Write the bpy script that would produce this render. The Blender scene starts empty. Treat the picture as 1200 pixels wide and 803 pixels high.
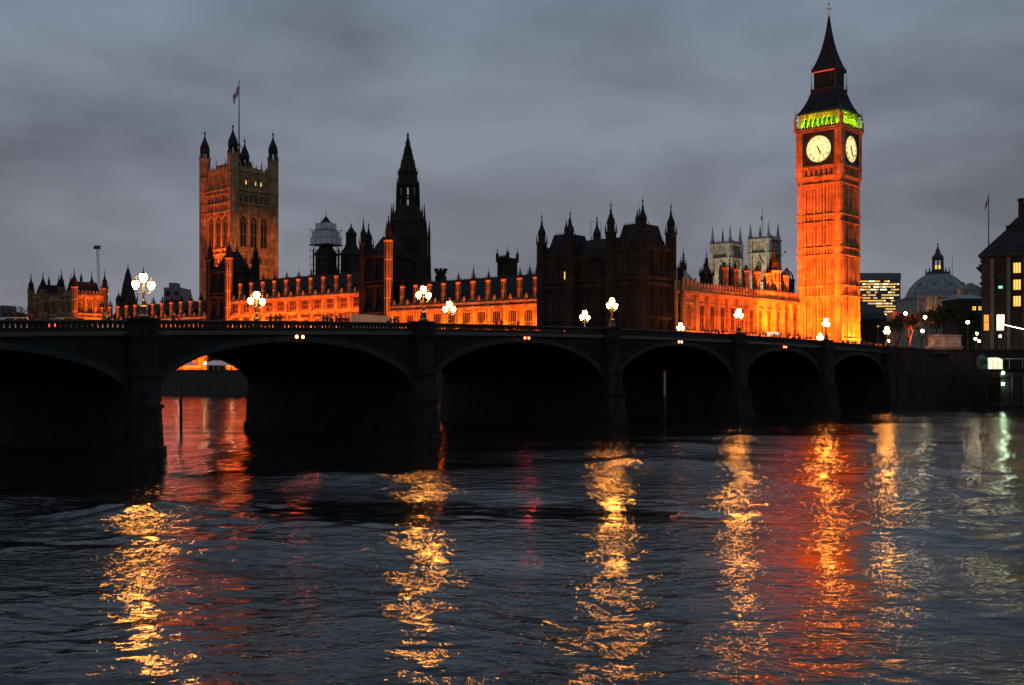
import bpy, math, random
import numpy as np
from mathutils import Vector, Matrix
random.seed(7)
R = math.radians
scene = bpy.context.scene
COL = scene.collection

# ------------------------------------------------------------------ camera
CAM_H, F, HOR = 8.5, 1300.0, 432.0
cd = bpy.data.cameras.new('camera'); cam = bpy.data.objects.new('camera', cd); COL.objects.link(cam)
cam.location = (0, 0, CAM_H); cam.rotation_euler = (R(90), 0, 0)
cd.sensor_width = 36; cd.lens = 36 * F / 1200; cd.shift_y = (HOR - 401.5) / 1200
cd.clip_start = 0.5; cd.clip_end = 9000
scene.camera = cam
# ------------------------------------------------------------------ world: dusk sky with low cloud
SUN_EL, SUN_AZ = 1.0, 250.0
w = bpy.data.worlds.new('World'); scene.world = w; w.use_nodes = True
nt = w.node_tree; N = nt.nodes; L = nt.links; N.clear()
def nn(t, **k):
    n = N.new(t)
    for a, b in k.items(): setattr(n, a, b)
    return n
sky = nn('ShaderNodeTexSky', sky_type='NISHITA'); sky.sun_disc = False
sky.sun_elevation = R(SUN_EL); sky.sun_rotation = R(SUN_AZ)
tc = nn('ShaderNodeTexCoord'); mp = nn('ShaderNodeMapping'); mp.inputs['Scale'].default_value = (1.3, 1.0, 3.6)
L.new(tc.outputs['Generated'], mp.inputs[0])
nz = nn('ShaderNodeTexNoise'); nz.inputs['Scale'].default_value = 2.3; nz.inputs['Detail'].default_value = 7; nz.inputs['Roughness'].default_value = .52
nz.inputs['Distortion'].default_value = .25
L.new(mp.outputs[0], nz.inputs['Vector'])
cr = nn('ShaderNodeValToRGB'); e = cr.color_ramp.elements
e[0].position = .36; e[0].color = (.92, 1.01, 1.24, 1); e[1].position = .64; e[1].color = (1.74, 1.95, 2.32, 1)
L.new(nz.outputs['Fac'], cr.inputs[0])
# the cloud deck is bluer overhead and mauve-grey towards the horizon
sx = nn('ShaderNodeSeparateXYZ'); L.new(tc.outputs['Generated'], sx.inputs[0])
gr = nn('ShaderNodeValToRGB'); g = gr.color_ramp.elements
g[0].position = 0.0; g[0].color = (1.04, .96, .98, 1); g[1].position = .36; g[1].color = (.84, .96, 1.06, 1)
m_ = g.new(.16) if False else gr.color_ramp.elements.new(.14); m_.color = (.99, .96, .98, 1)
L.new(sx.outputs['Z'], gr.inputs[0])
mul = nn('ShaderNodeMix', data_type='RGBA', blend_type='MULTIPLY'); mul.inputs['Factor'].default_value = 1
L.new(cr.outputs[0], mul.inputs[6]); L.new(gr.outputs[0], mul.inputs[7])
mx = nn('ShaderNodeMix', data_type='RGBA'); mx.inputs['Factor'].default_value = .93
L.new(sky.outputs[0], mx.inputs[6]); L.new(mul.outputs[2], mx.inputs[7])
bg = nn('ShaderNodeBackground'); bg.inputs['Strength'].default_value = .15
out = nn('ShaderNodeOutputWorld'); L.new(mx.outputs[2], bg.inputs[0]); L.new(bg.outputs[0], out.inputs[0])
sd = bpy.data.lights.new('sun', 'SUN'); sd.energy = .02; sd.angle = R(20); sd.color = (1, .85, .75)
so = bpy.data.objects.new('sun', sd); COL.objects.link(so)
so.rotation_euler = (R(90 - 6), 0, R(180 - SUN_AZ))
scene.view_settings.view_transform = 'Standard'; scene.view_settings.look = 'None'
scene.view_settings.exposure = 0; scene.view_settings.gamma = 1
try:
    scene.cycles.use_light_tree = True
    scene.cycles.sample_clamp_indirect = 16
    scene.cycles.max_bounces = 5; scene.cycles.diffuse_bounces = 2; scene.cycles.glossy_bounces = 3
    scene.cycles.caustics_refractive = False
    scene.cycles.use_denoising = True
except Exception: pass

# ------------------------------------------------------------------ helpers
def tag(o, label=None, cat=None, group=None, kind=None):
    if label: o['label'] = label
    if cat: o['category'] = cat
    if group: o['group'] = group
    if kind: o['kind'] = kind
    return o
def empty(name, loc=(0, 0, 0), rz=0):
    o = bpy.data.objects.new(name, None); COL.objects.link(o)
    o.location = loc; o.rotation_euler = (0, 0, rz); o.empty_display_size = .5
    return o
def place(me, name, parent=None, loc=(0, 0, 0), rz=0, sc=None):
    o = bpy.data.objects.new(name, me); COL.objects.link(o)
    if parent: o.parent = parent
    o.location = loc; o.rotation_euler = (0, 0, rz)
    if sc: o.scale = sc
    return o
def copy_tree(o, parent=None):
    c = o.copy(); COL.objects.link(c)
    if parent: c.parent = parent
    for ch in list(o.children): copy_tree(ch, c)
    return c
class MB:
    def __init__(s): s.v = []; s.f = []; s.m = []
    def add(s, vs, fs, m=0):
        k = len(s.v); s.v += [tuple(a) for a in vs]
        for f in fs: s.f.append(tuple(k + i for i in f)); s.m.append(m)
    def box(s, x0, x1, y0, y1, z0, z1, m=0):
        s.add([(x0,y0,z0),(x1,y0,z0),(x1,y1,z0),(x0,y1,z0),(x0,y0,z1),(x1,y0,z1),(x1,y1,z1),(x0,y1,z1)],
              [(0,3,2,1),(4,5,6,7),(0,1,5,4),(1,2,6,5),(2,3,7,6),(3,0,4,7)], m)
    def frust(s, cx, cy, z0, z1, a0, b0, a1, b1, m=0):      # rectangular frustum, half sizes
        s.add([(cx-a0,cy-b0,z0),(cx+a0,cy-b0,z0),(cx+a0,cy+b0,z0),(cx-a0,cy+b0,z0),
               (cx-a1,cy-b1,z1),(cx+a1,cy-b1,z1),(cx+a1,cy+b1,z1),(cx-a1,cy+b1,z1)],
              [(0,3,2,1),(4,5,6,7),(0,1,5,4),(1,2,6,5),(2,3,7,6),(3,0,4,7)], m)
    def lathe(s, cx, cy, prof, n=8, m=0, rot=None, capt=True):
        rot = math.pi / n if rot is None else rot
        vs = []; fs = []
        for r, z in prof:
            for i in range(n):
                a = rot + 2 * math.pi * i / n; vs.append((cx + r * math.cos(a), cy + r * math.sin(a), z))
        for j in range(len(prof) - 1):
            for i in range(n):
                i2 = (i + 1) % n; fs.append((j*n+i, j*n+i2, (j+1)*n+i2, (j+1)*n+i))
        fs.append(tuple(reversed(range(n))))
        if capt: fs.append(tuple((len(prof)-1)*n + i for i in range(n)))
        s.add(vs, fs, m)
    def poly(s, pts, y0, y1, m=0):                           # pts in xz, extruded along y
        n = len(pts); vs = [(x, y0, z) for x, z in pts] + [(x, y1, z) for x, z in pts]
        fs = [tuple(range(n)), tuple(reversed(range(n, 2*n)))] + [(i, i+n, (i+1) % n + n, (i+1) % n) for i in range(n)]
        s.add(vs, fs, m)
    def plan(s, pts, z0, z1, m=0, top=None):                  # pts in xy, extruded up
        n = len(pts); t = top or pts
        vs = [(x, y, z0) for x, y in pts] + [(x, y, z1) for x, y in t]
        fs = [tuple(reversed(range(n))), tuple(range(n, 2*n))] + [(i, (i+1) % n, (i+1) % n + n, i+n) for i in range(n)]
        s.add(vs, fs, m)
    def bar(s, p, q, r, n=4, m=0, r2=None):
        p = Vector(p); q = Vector(q); d = (q - p)
        if d.length < 1e-6: return
        d.normalize(); a = Vector((0, 0, 1)) if abs(d.z) < .9 else Vector((1, 0, 0))
        u = d.cross(a).normalized(); v = d.cross(u); r2 = r if r2 is None else r2
        vs = []
        for c, rr in ((p, r), (q, r2)):
            for i in range(n):
                t = 2 * math.pi * (i + .5) / n; vs.append(c + u * (rr * math.cos(t)) + v * (rr * math.sin(t)))
        fs = [(i, (i+1) % n, (i+1) % n + n, i+n) for i in range(n)] + [tuple(reversed(range(n))), tuple(range(n, 2*n))]
        s.add(vs, fs, m)
    def hip(s, x0, x1, y0, y1, z0, z1, ins, m=0, insy=None):
        iy = (y1 - y0) / 2 * .98 if insy is None else insy
        s.add([(x0,y0,z0),(x1,y0,z0),(x1,y1,z0),(x0,y1,z0),(x0+ins,y0+iy,z1),(x1-ins,y0+iy,z1),(x1-ins,y1-iy,z1),(x0+ins,y1-iy,z1)],
              [(0,3,2,1),(4,5,6,7),(0,1,5,4),(1,2,6,5),(2,3,7,6),(3,0,4,7)], m)
    def ball(s, c, r, m=0, nu=8, nv=5, sz=1):
        prof = [(max(.002, r * math.sin(math.pi * j / nv)), c[2] - sz * r * math.cos(math.pi * j / nv)) for j in range(nv + 1)]
        s.lathe(c[0], c[1], prof, nu, m)
    def mesh(s, name, mats, smooth=False):
        me = bpy.data.meshes.new(name); me.from_pydata(s.v, [], s.f)
        if not isinstance(mats, (list, tuple)): mats = [mats]
        for mt in mats: me.materials.append(mt)
        if len(mats) > 1: me.polygons.foreach_set('material_index', s.m)
        if smooth: me.polygons.foreach_set('use_smooth', [True] * len(me.polygons))
        me.update(); return me
    def build(s, name, mats, parent=None, loc=(0,0,0), rz=0, smooth=False):
        return place(s.mesh(name, mats, smooth), name, parent, loc, rz)

# ------------------------------------------------------------------ materials
def mat(name, col, rough=.8, var=.25, scale=.6, bump=.2, spec=.3, metal=0, col2=None, detail=5, fine=6.0):
    m = bpy.data.materials.new(name); m.use_nodes = True; t = m.node_tree; b = t.nodes['Principled BSDF']
    b.inputs['Roughness'].default_value = rough; b.inputs['Metallic'].default_value = metal
    b.inputs['Specular IOR Level'].default_value = spec
    tcn = t.nodes.new('ShaderNodeTexCoord')
    n1 = t.nodes.new('ShaderNodeTexNoise'); n1.inputs['Scale'].default_value = scale; n1.inputs['Detail'].default_value = detail
    t.links.new(tcn.outputs['Object'], n1.inputs['Vector'])
    r = t.nodes.new('ShaderNodeValToRGB'); c2 = col2 or tuple(c * (1 + var) for c in col)
    r.color_ramp.elements[0].position = .3; r.color_ramp.elements[0].color = (*[c * (1 - var) for c in col], 1)
    r.color_ramp.elements[1].position = .7; r.color_ramp.elements[1].color = (*c2, 1)
    t.links.new(n1.outputs['Fac'], r.inputs[0]); t.links.new(r.outputs[0], b.inputs['Base Color'])
    if bump:
        n2 = t.nodes.new('ShaderNodeTexNoise'); n2.inputs['Scale'].default_value = fine; n2.inputs['Detail'].default_value = 3
        t.links.new(tcn.outputs['Object'], n2.inputs['Vector'])
        bp = t.nodes.new('ShaderNodeBump'); bp.inputs['Strength'].default_value = bump; bp.inputs['Distance'].default_value = .1
        t.links.new(n2.outputs['Fac'], bp.inputs['Height']); t.links.new(bp.outputs[0], b.inputs['Normal'])
    return m
def stonemat(name, col, var=.3, bh=.9, bw=2.2):
    """weathered ashlar: block courses with mortar lines, soot stains running down"""
    m = mat(name, col, .9, var, .35, .35, .2, fine=3.0); t = m.node_tree; b = t.nodes['Principled BSDF']
    src = b.inputs['Base Color'].links[0].from_socket
    tcn = t.nodes.new('ShaderNodeTexCoord')
    sp = t.nodes.new('ShaderNodeSeparateXYZ'); t.links.new(tcn.outputs['Object'], sp.inputs[0])
    ad = t.nodes.new('ShaderNodeMath'); ad.operation = 'ADD'; t.links.new(sp.outputs[0], ad.inputs[0]); t.links.new(sp.outputs[1], ad.inputs[1])
    cb = t.nodes.new('ShaderNodeCombineXYZ'); t.links.new(ad.outputs[0], cb.inputs[0]); t.links.new(sp.outputs[2], cb.inputs[1])
    br = t.nodes.new('ShaderNodeTexBrick'); br.inputs['Scale'].default_value = 1; br.inputs['Brick Width'].default_value = bw
    br.inputs['Row Height'].default_value = bh; br.inputs['Mortar Size'].default_value = .045
    br.inputs['Color1'].default_value = (1, 1, 1, 1); br.inputs['Color2'].default_value = (.72, .72, .74, 1); br.inputs['Mortar'].default_value = (.45, .43, .42, 1)
    t.links.new(cb.outputs[0], br.inputs['Vector'])
    mp2 = t.nodes.new('ShaderNodeMapping'); mp2.inputs['Scale'].default_value = (.9, .9, .12); t.links.new(tcn.outputs['Object'], mp2.inputs[0])
    ns = t.nodes.new('ShaderNodeTexNoise'); ns.inputs['Scale'].default_value = 1.2; ns.inputs['Detail'].default_value = 4
    t.links.new(mp2.outputs[0], ns.inputs['Vector'])
    rr = t.nodes.new('ShaderNodeValToRGB'); rr.color_ramp.elements[0].position = .35; rr.color_ramp.elements[0].color = (.55, .53, .52, 1)
    rr.color_ramp.elements[1].position = .6; rr.color_ramp.elements[1].color = (1, 1, 1, 1); t.links.new(ns.outputs['Fac'], rr.inputs[0])
    x1 = t.nodes.new('ShaderNodeMix'); x1.data_type = 'RGBA'; x1.blend_type = 'MULTIPLY'; x1.inputs['Factor'].default_value = .8
    x2 = t.nodes.new('ShaderNodeMix'); x2.data_type = 'RGBA'; x2.blend_type = 'MULTIPLY'; x2.inputs['Factor'].default_value = .85
    t.links.new(src, x1.inputs[6]); t.links.new(br.outputs['Color'], x1.inputs[7])
    t.links.new(x1.outputs[2], x2.inputs[6]); t.links.new(rr.outputs[0], x2.inputs[7]); t.links.new(x2.outputs[2], b.inputs['Base Color'])
    return m
def emat(name, col, st):
    m = bpy.data.materials.new(name); m.use_nodes = True; t = m.node_tree; t.nodes.clear()
    e_ = t.nodes.new('ShaderNodeEmission'); e_.inputs[0].default_value = (*col, 1); e_.inputs[1].default_value = st
    # lamps and lit rooms are never perfectly even
    n1 = t.nodes.new('ShaderNodeTexNoise'); n1.inputs['Scale'].default_value = 1.5
    tcn = t.nodes.new('ShaderNodeTexCoord'); t.links.new(tcn.outputs['Object'], n1.inputs['Vector'])
    mr = t.nodes.new('ShaderNodeMapRange'); mr.inputs['To Min'].default_value = st * .55; mr.inputs['To Max'].default_value = st * 1.45
    t.links.new(n1.outputs['Fac'], mr.inputs['Value']); t.links.new(mr.outputs[0], e_.inputs[1])
    o_ = t.nodes.new('ShaderNodeOutputMaterial'); t.links.new(e_.outputs[0], o_.inputs[0]); return m
M = dict(
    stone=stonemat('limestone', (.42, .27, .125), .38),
    stone_shaded=stonemat('shaded_limestone', (.046, .037, .031)),  # shaded copy of the limestone: lack of floodlight put into the colour
    abbey=stonemat('portland_stone', (.42, .39, .33)),
    granite=stonemat('granite', (.036, .034, .034), .25, .7, 1.6),
    slate=mat('iron_roof', (.024, .024, .027), .8, .35, 1.2, .3, .2),
    slate_g=mat('lead_roof', (.20, .215, .225), .5, .3, .5, .2, .4),
    green=mat('bridge_green_paint', (.016, .020, .018), .6, .35, .8, .25, .12),
    green_l=mat('bridge_arch_paint', (.032, .037, .034), .6, .3, .8, .25, .12),
    coping=mat('wet_green_coping', (.03, .035, .032), .25, .3, .8, .1, .5),
    vault=mat('dark_vault_iron', (.012, .013, .013), .8, .3, .8, .1, .2),  # darker iron for the ribs and plate under the arches
    weed_and_shade=mat('wet_wall_and_post_shade', (.018, .018, .016), .6, .5, .5, .4, .4),  # river wall colour, also the painted shade on the marker posts
    iron=mat('black_iron', (.03, .033, .03), .45, .2, 2, 0, .5),
    gilt=mat('gilding', (.75, .50, .16), .35, .2, 2, 0, .5, metal=.8),
    asphalt=mat('asphalt', (.05, .05, .052), .85, .25, .7, .2, .3),
    ground=mat('paving', (.12, .115, .11), .9, .3, .2, .2, .2),
    glass=mat('dark_window_glass', (.012, .011, .011), .35, .3, .6, 0, .25),
    bark=mat('bark', (.06, .05, .04), .9, .3, 2, .3, .1),
    leaf=mat('plane_leaves', (.04, .05, .025), .8, .4, 3, 0, .1),
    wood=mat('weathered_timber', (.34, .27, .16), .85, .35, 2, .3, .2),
    cap=mat('shaded_stone_cap', (.022, .020, .019), .85, .3, 1, .2, .2),  # turret caps darkened in colour to stand for unlit stone
    sheet=mat('white_sheeting', (.62, .64, .66), .6, .12, .5, .2, .3),
    white=mat('white_paint', (.7, .7, .68), .4, .1, 1, 0, .5),
    cream=mat('cream_paint', (.42, .36, .28), .4, .1, 1, 0, .4),
    red=mat('red_paint', (.45, .04, .03), .35, .1, 1, 0, .5),
    blue=mat('blue_paint', (.03, .05, .14), .35, .1, 1, 0, .5),
    black=mat('black_paint', (.02, .02, .022), .3, .1, 1, 0, .5),
    silver=mat('silver_paint', (.35, .36, .38), .35, .1, 1, 0, .5),
    tyre=mat('rubber', (.02, .02, .02), .9, .1, 1, 0, .2),
    teal=mat('teal_paint', (.05, .12, .11), .5, .2, 1, 0, .4),
    bronze=mat('dark_bronze', (.05, .04, .03), .45, .3, 2, .1, .5, metal=.6),
    skin=mat('skin', (.45, .28, .2), .6, .1, 2, 0, .3),
    hair=mat('dark_hair', (.03, .02, .015), .7, .2, 4, 0, .3),
    lamp=emat('lamp_glow', (1, .35, .048), 220),
    lamp_far=emat('lamp_glow_far', (1, .38, .06), 250),
    street=emat('street_lamp_glow', (1, .80, .45), 45),
    lit_y=emat('lit_window_yellow', (1, .58, .12), 1.3),
    lit_w=emat('lit_window_white', (1, .86, .50), 2.4),
    lit_o=emat('lit_window_orange', (1, .36, .06), 1.2),
    lit_t=emat('lit_window_teal', (.35, 1, .75), 1.0),
    kiosk=emat('kiosk_glow', (1, .92, .62), 1.2),
    tentglow=emat('lit_tent_canvas', (1, .82, .6), .9),
    dial=emat('clock_dial_glow', (1, .86, .34), 1.35),
    nav_r=emat('nav_red', (1, .035, .012), 70),
    nav_a=emat('nav_amber', (1, .22, .07), 50),
    nav_w=emat('nav_white', (1, .12, .035), 60),
    pier_w=emat('pier_light_glow', (.62, 1, .60), 60),
    tail=emat('tail_lamp', (1, .03, .015), 14),
    head=emat('head_lamp', (1, .9, .7), 25),
    festoon=emat('festoon_bulb', (1, .85, .6), 14),
    strip=emat('orange_light_strip', (1, .10, .02), .9),
    aircraft=emat('aircraft_warning', (1, .05, .02), 25),
)
CR = [(.30, .02, .02), (.02, .03, .08), (.03, .03, .03), (.10, .09, .08), (.12, .02, .05), (.03, .06, .04), (.18, .16, .14)]
COATS = [mat('coat', c, .85, .2, 4, 0, .1) for c in CR]

def light_area(loc, target, sx_, sy_, power, col=(1, .14, .013), spread=170):
    ld = bpy.data.lights.new('floodlight', 'AREA'); ld.shape = 'RECTANGLE'; ld.size = sx_; ld.size_y = sy_
    ld.energy = power; ld.color = col; ld.spread = R(spread)
    o = bpy.data.objects.new('floodlight', ld); COL.objects.link(o)
    z = (Vector(loc) - Vector(target)).normalized()         # light shines along -z
    return o, z
def flood(loc, target, sx_, power, col=(1, .14, .013), sy_=.5, xdir=None, spread=170):
    o, z = light_area(loc, target, sx_, sy_, power, col, spread)
    x = Vector(xdir if xdir else (1, 0, 0)); x = (x - z * x.dot(z)).normalized(); y = z.cross(x)
    m = Matrix((x, y, z)).transposed().to_4x4(); m.translation = Vector(loc); o.matrix_world = m
    return o
def spot(loc, target, power, ang, col=(1, .14, .013), r=.5, blend=.6):
    ld = bpy.data.lights.new('floodlight', 'SPOT'); ld.energy = power; ld.spot_size = R(ang); ld.spot_blend = blend
    ld.color = col; ld.shadow_soft_size = r
    o = bpy.data.objects.new('floodlight', ld); COL.objects.link(o); o.location = loc
    o.rotation_euler = (Vector(target) - Vector(loc)).to_track_quat('-Z', 'Y').to_euler()
    return o
def pointl(loc, power, col, r=.3):
    ld = bpy.data.lights.new('lamp_light', 'POINT'); ld.energy = power; ld.color = col; ld.shadow_soft_size = r
    o = bpy.data.objects.new('lamp_light', ld); COL.objects.link(o); o.location = loc; return o

def PX(x, Y): return (x - 600) / F * Y                        # reading real positions off the photograph
def PZ(y, Y): return CAM_H + (HOR - y) / F * Y
# palace frame: origin at the near corner of the north pavilion
PC = Vector((31, 263, 0)); PR = math.atan2(-.656, .755)
EX = Vector((.755, -.656, 0)); EY = Vector((.656, .755, 0))
def PW(x, y, z=0): return PC + EX * x + EY * y + Vector((0, 0, z))
# bridge frame: origin at the near west abutment corner, x runs west
BA = Vector((82.5, 245, 0)); BR = math.atan2(.756, .6547)
BX = Vector((.6547, .756, 0)); BY = Vector((-.756, .6547, 0))
def BW(x, y, z=0): return BA + BX * x + BY * y + Vector((0, 0, z))
BWID = 32.8
def ZP(s): return 14.6 - .000164 * (s - 90) ** 2              # parapet top above the water at s metres from the west bank

# ------------------------------------------------------------------ water
def water():
    rng = np.random.RandomState(3)
    inv = np.linspace(1 / 16.0, 1 / 470.0, 760); ys = 1 / inv
    xs = np.arange(-150, 175, .25)
    # widen the x range with distance is not needed: the flat sheet carries on outside
    X, Y = np.meshgrid(xs, ys); H = np.zeros_like(X)
    sp = np.gradient(ys)[:, None]
    patch = 0
    for k in range(7):
        a = rng.uniform(0, 2*np.pi); l = rng.uniform(14, 60); patch = patch + np.sin(2*np.pi*(X*np.cos(a)+Y*np.sin(a)*1.0)/l + rng.uniform(0, 6.3))
    patch = np.clip(.85 + .25 * patch, .25, 1.6)
    wind = R(75)
    for k in range(90):
        lam = .7 * (30 / .7) ** (rng.uniform() ** 1.35)
        a = wind + rng.normal() * .75
        st = .0155 * (1.0 if lam < 3 else .62)                   # slope of each component
        amp = st * lam / (2 * np.pi)
        att = np.clip((lam / 2.8 - sp * abs(np.sin(a))) / (lam / 2.8), 0, 1) * (1 if lam > .6 else .5)
        H += att * amp * patch * np.sin(2*np.pi*(X*np.cos(a)+Y*np.sin(a))/lam + rng.uniform(0, 6.3) + .8*np.sin(X*.07+k)+.8*np.sin(Y*.05+k*2))
    edge = np.minimum(1, np.minimum((X + 150) / 6, (175 - X) / 6)); H *= np.clip(edge, 0, 1)
    ny, nx = X.shape
    co = np.stack([X, Y, H], -1).reshape(-1, 3).astype(np.float32)
    idx = np.arange(ny * nx).reshape(ny, nx)
    q = np.stack([idx[:-1, :-1], idx[:-1, 1:], idx[1:, 1:], idx[1:, :-1]], -1).reshape(-1, 4).astype(np.int32)
    base = len(co)
    # flat surround out to the horizon
    ring = np.array([(-150, 16, 0), (174.75, 16, 0), (174.75, 470, 0), (-150, 470, 0), (-4000, -400, 0), (4000, -400, 0), (4000, 5000, 0), (-4000, 5000, 0)], np.float32)
    co = np.vstack([co, ring])
    q2 = np.array([(0,4,5,1), (1,5,6,2), (2,6,7,3), (3,7,4,0)], np.int32) + base
    q = np.vstack([q, q2])
    me = bpy.data.meshes.new('river_water'); me.vertices.add(len(co)); me.vertices.foreach_set('co', co.ravel())
    me.loops.add(len(q) * 4); me.loops.foreach_set('vertex_index', q.ravel()); me.polygons.add(len(q))
    me.polygons.foreach_set('loop_start', np.arange(0, len(q)*4, 4, dtype=np.int32))
    me.polygons.foreach_set('use_smooth', np.ones(len(q), dtype=bool)); me.update(calc_edges=True)
    m = bpy.data.materials.new('river_water'); m.use_nodes = True; t = m.node_tree; b = t.nodes['Principled BSDF']
    b.inputs['Base Color'].default_value = (.010, .010, .010, 1); b.inputs['Roughness'].default_value = .085
    b.inputs['IOR'].default_value = 1.33; b.inputs['Specular IOR Level'].default_value = .5
    tcn = t.nodes.new('ShaderNodeTexCoord'); bumpn = None
    for sc_, st, dist, det in ((.45, .42, .36, 3), (1.8, .5, .09, 4)):
        mpn = t.nodes.new('ShaderNodeMapping'); mpn.inputs['Scale'].default_value = (1, 1.5, 1); mpn.inputs['Rotation'].default_value = (0, 0, R(12))
        t.links.new(tcn.outputs['Object'], mpn.inputs[0])
        n1 = t.nodes.new('ShaderNodeTexNoise'); n1.inputs['Scale'].default_value = sc_; n1.inputs['Detail'].default_value = det
        n1.inputs['Distortion'].default_value = .6; t.links.new(mpn.outputs[0], n1.inputs['Vector'])
        bp = t.nodes.new('ShaderNodeBump'); bp.inputs['Strength'].default_value = st; bp.inputs['Distance'].default_value = dist
        t.links.new(n1.outputs['Fac'], bp.inputs['Height'])
        bp.inputs['Strength'].default_value = 1
        if bumpn is None:                                        # ruffled and calm patches drifting across the river
            mg = t.nodes.new('ShaderNodeMapping'); mg.inputs['Scale'].default_value = (.030, .085, 1); t.links.new(tcn.outputs['Object'], mg.inputs[0])
            ng = t.nodes.new('ShaderNodeTexNoise'); ng.inputs['Scale'].default_value = 1; ng.inputs['Detail'].default_value = 4; ng.inputs['Distortion'].default_value = .4
            t.links.new(mg.outputs[0], ng.inputs['Vector'])
        mr = t.nodes.new('ShaderNodeMapRange'); mr.inputs['From Min'].default_value = .36; mr.inputs['From Max'].default_value = .62
        mr.inputs['To Min'].default_value = st * .25; mr.inputs['To Max'].default_value = st * 1.5
        t.links.new(ng.outputs['Fac'], mr.inputs['Value']); t.links.new(mr.outputs[0], bp.inputs['Strength'])
        if bumpn: t.links.new(bumpn.outputs[0], bp.inputs['Normal'])
        bumpn = bp
    t.links.new(bumpn.outputs[0], b.inputs['Normal'])
    me.materials.append(m); o = place(me, 'water'); tag(o, kind='structure')
water()

# ------------------------------------------------------------------ land
GZ = 11.9
def wl(v): return (v.x, v.y)
bank = [wl(PW(-1500, 13)), wl(PW(4, 13)), wl(PW(4, 18)), wl(BW(0, BWID + 1)), wl(BW(0, 0)), (110, 264), (135, 266), (330, 275), (1500, 330), (5000, 900), (5000, 7000), (-6000, 7000), (-6000, 2200)]
mb = MB(); mb.add([(x, y, GZ) for x, y in bank], [tuple(range(len(bank)))])
tag(mb.build('ground', M['ground']), kind='structure')
mb = MB(); mb.plan([(-600, -300), (600, -300), (600, 3.2), (-50, 3.2), (-70, 30), (-92, 46), (-130, 60), (-600, 60)], -2, 6.9)
tag(mb.build('east_bank_pavement', M['ground']), kind='structure')
mb = MB(); mb.add([(x, y, -6) for x, y in ((-6000, -400), (6000, -400), (6000, 7000), (-6000, 7000))], [(0, 1, 2, 3)])
tag(mb.build('river_bed', M['weed_and_shade']), kind='structure')
def wallstrip(pts, th, z0, z1, name, label, m_, cap=True, cat='wall'):
    mbw = MB()
    for (a, b) in zip(pts[:-1], pts[1:]):
        a = Vector((*a, 0)); b = Vector((*b, 0)); d = (b - a).normalized(); n = Vector((-d.y, d.x, 0)) * th
        mbw.plan([wl(a), wl(b), wl(b + n), wl(a + n)], z0, z1 - .32)
        if cap:
            c = n.normalized() * .25
            mbw.plan([wl(a - c), wl(b - c), wl(b + n + c), wl(a + n + c)], z1 - .32, z1)
    return tag(mbw.build(name, m_), label, cat)
# palace terrace
mb = MB()
mb.plan([wl(PW(-335, -10)), wl(PW(4, -10)), wl(PW(4, 12.9)), wl(PW(-335, 12.9))], -4, 7)
tag(mb.build('terrace_pavement', M['ground']), kind='structure')
wallstrip([wl(PW(-335, -10.8)), wl(PW(4.8, -10.8))], .75, -4, 8.0, 'river_wall', 'long dark river wall under the floodlit palace terrace, seen through the arches', M['weed_and_shade'])
wallstrip([wl(PW(4.1, -10.8)), wl(PW(4.1, 19))], .75, -4, 12.6, 'river_wall', 'short dark river wall closing the terrace next to the bridge', M['weed_and_shade'])
wallstrip([wl(PW(4.9, 18.4)), wl(BW(-1.2, BWID + .2))], .9, -4, 12.6, 'river_wall', 'short river wall between the palace terrace and the far side of the bridge', M['weed_and_shade'])
wallstrip([(-5500, 2180), wl(PW(-1500, 12.2)), wl(PW(-335, 12.2))], .75, -4, 8.2, 'river_wall', 'river wall running off to the far left beyond the last palace pavilion', M['weed_and_shade'])

# ------------------------------------------------------------------ bridge
SP = [28.9, 31.9, 35.1, 36.6, 35.1, 31.9, 28.9]; spans = []; piers = []
s_ = 0.0
for i, wdt in enumerate(SP):
    spans.append((s_, s_ + wdt)); s_ += wdt
    if i < 6: piers.append(s_ + 1.5); s_ += 3.0
S_END = s_
br = empty('arch_bridge', BW(0, 0), BR)
tag(br, 'long dark green arched iron bridge on stone piers crossing the river', 'bridge')
def strip(mb, s0, s1, y0, y1, f0, f1, step=3.0, m=0):         # a bar following the camber; f0/f1 offsets below the parapet top
    n = max(1, int((s1 - s0) / step))
    for k in range(n):
        a = s0 + (s1 - s0) * k / n; b = s0 + (s1 - s0) * (k + 1) / n; xa, xb = -a, -b
        za, zb = ZP(a), ZP(b)
        mb.add([(xb,y0,zb+f0),(xa,y0,za+f0),(xa,y1,za+f0),(xb,y1,zb+f0),(xb,y0,zb+f1),(xa,y0,za+f1),(xa,y1,za+f1),(xb,y1,zb+f1)],
               [(0,3,2,1),(4,5,6,7),(0,1,5,4),(2,3,7,6)] + ([(1,2,6,5)] if k == 0 else []) + ([(3,0,4,7)] if k == n-1 else []), m)
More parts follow.
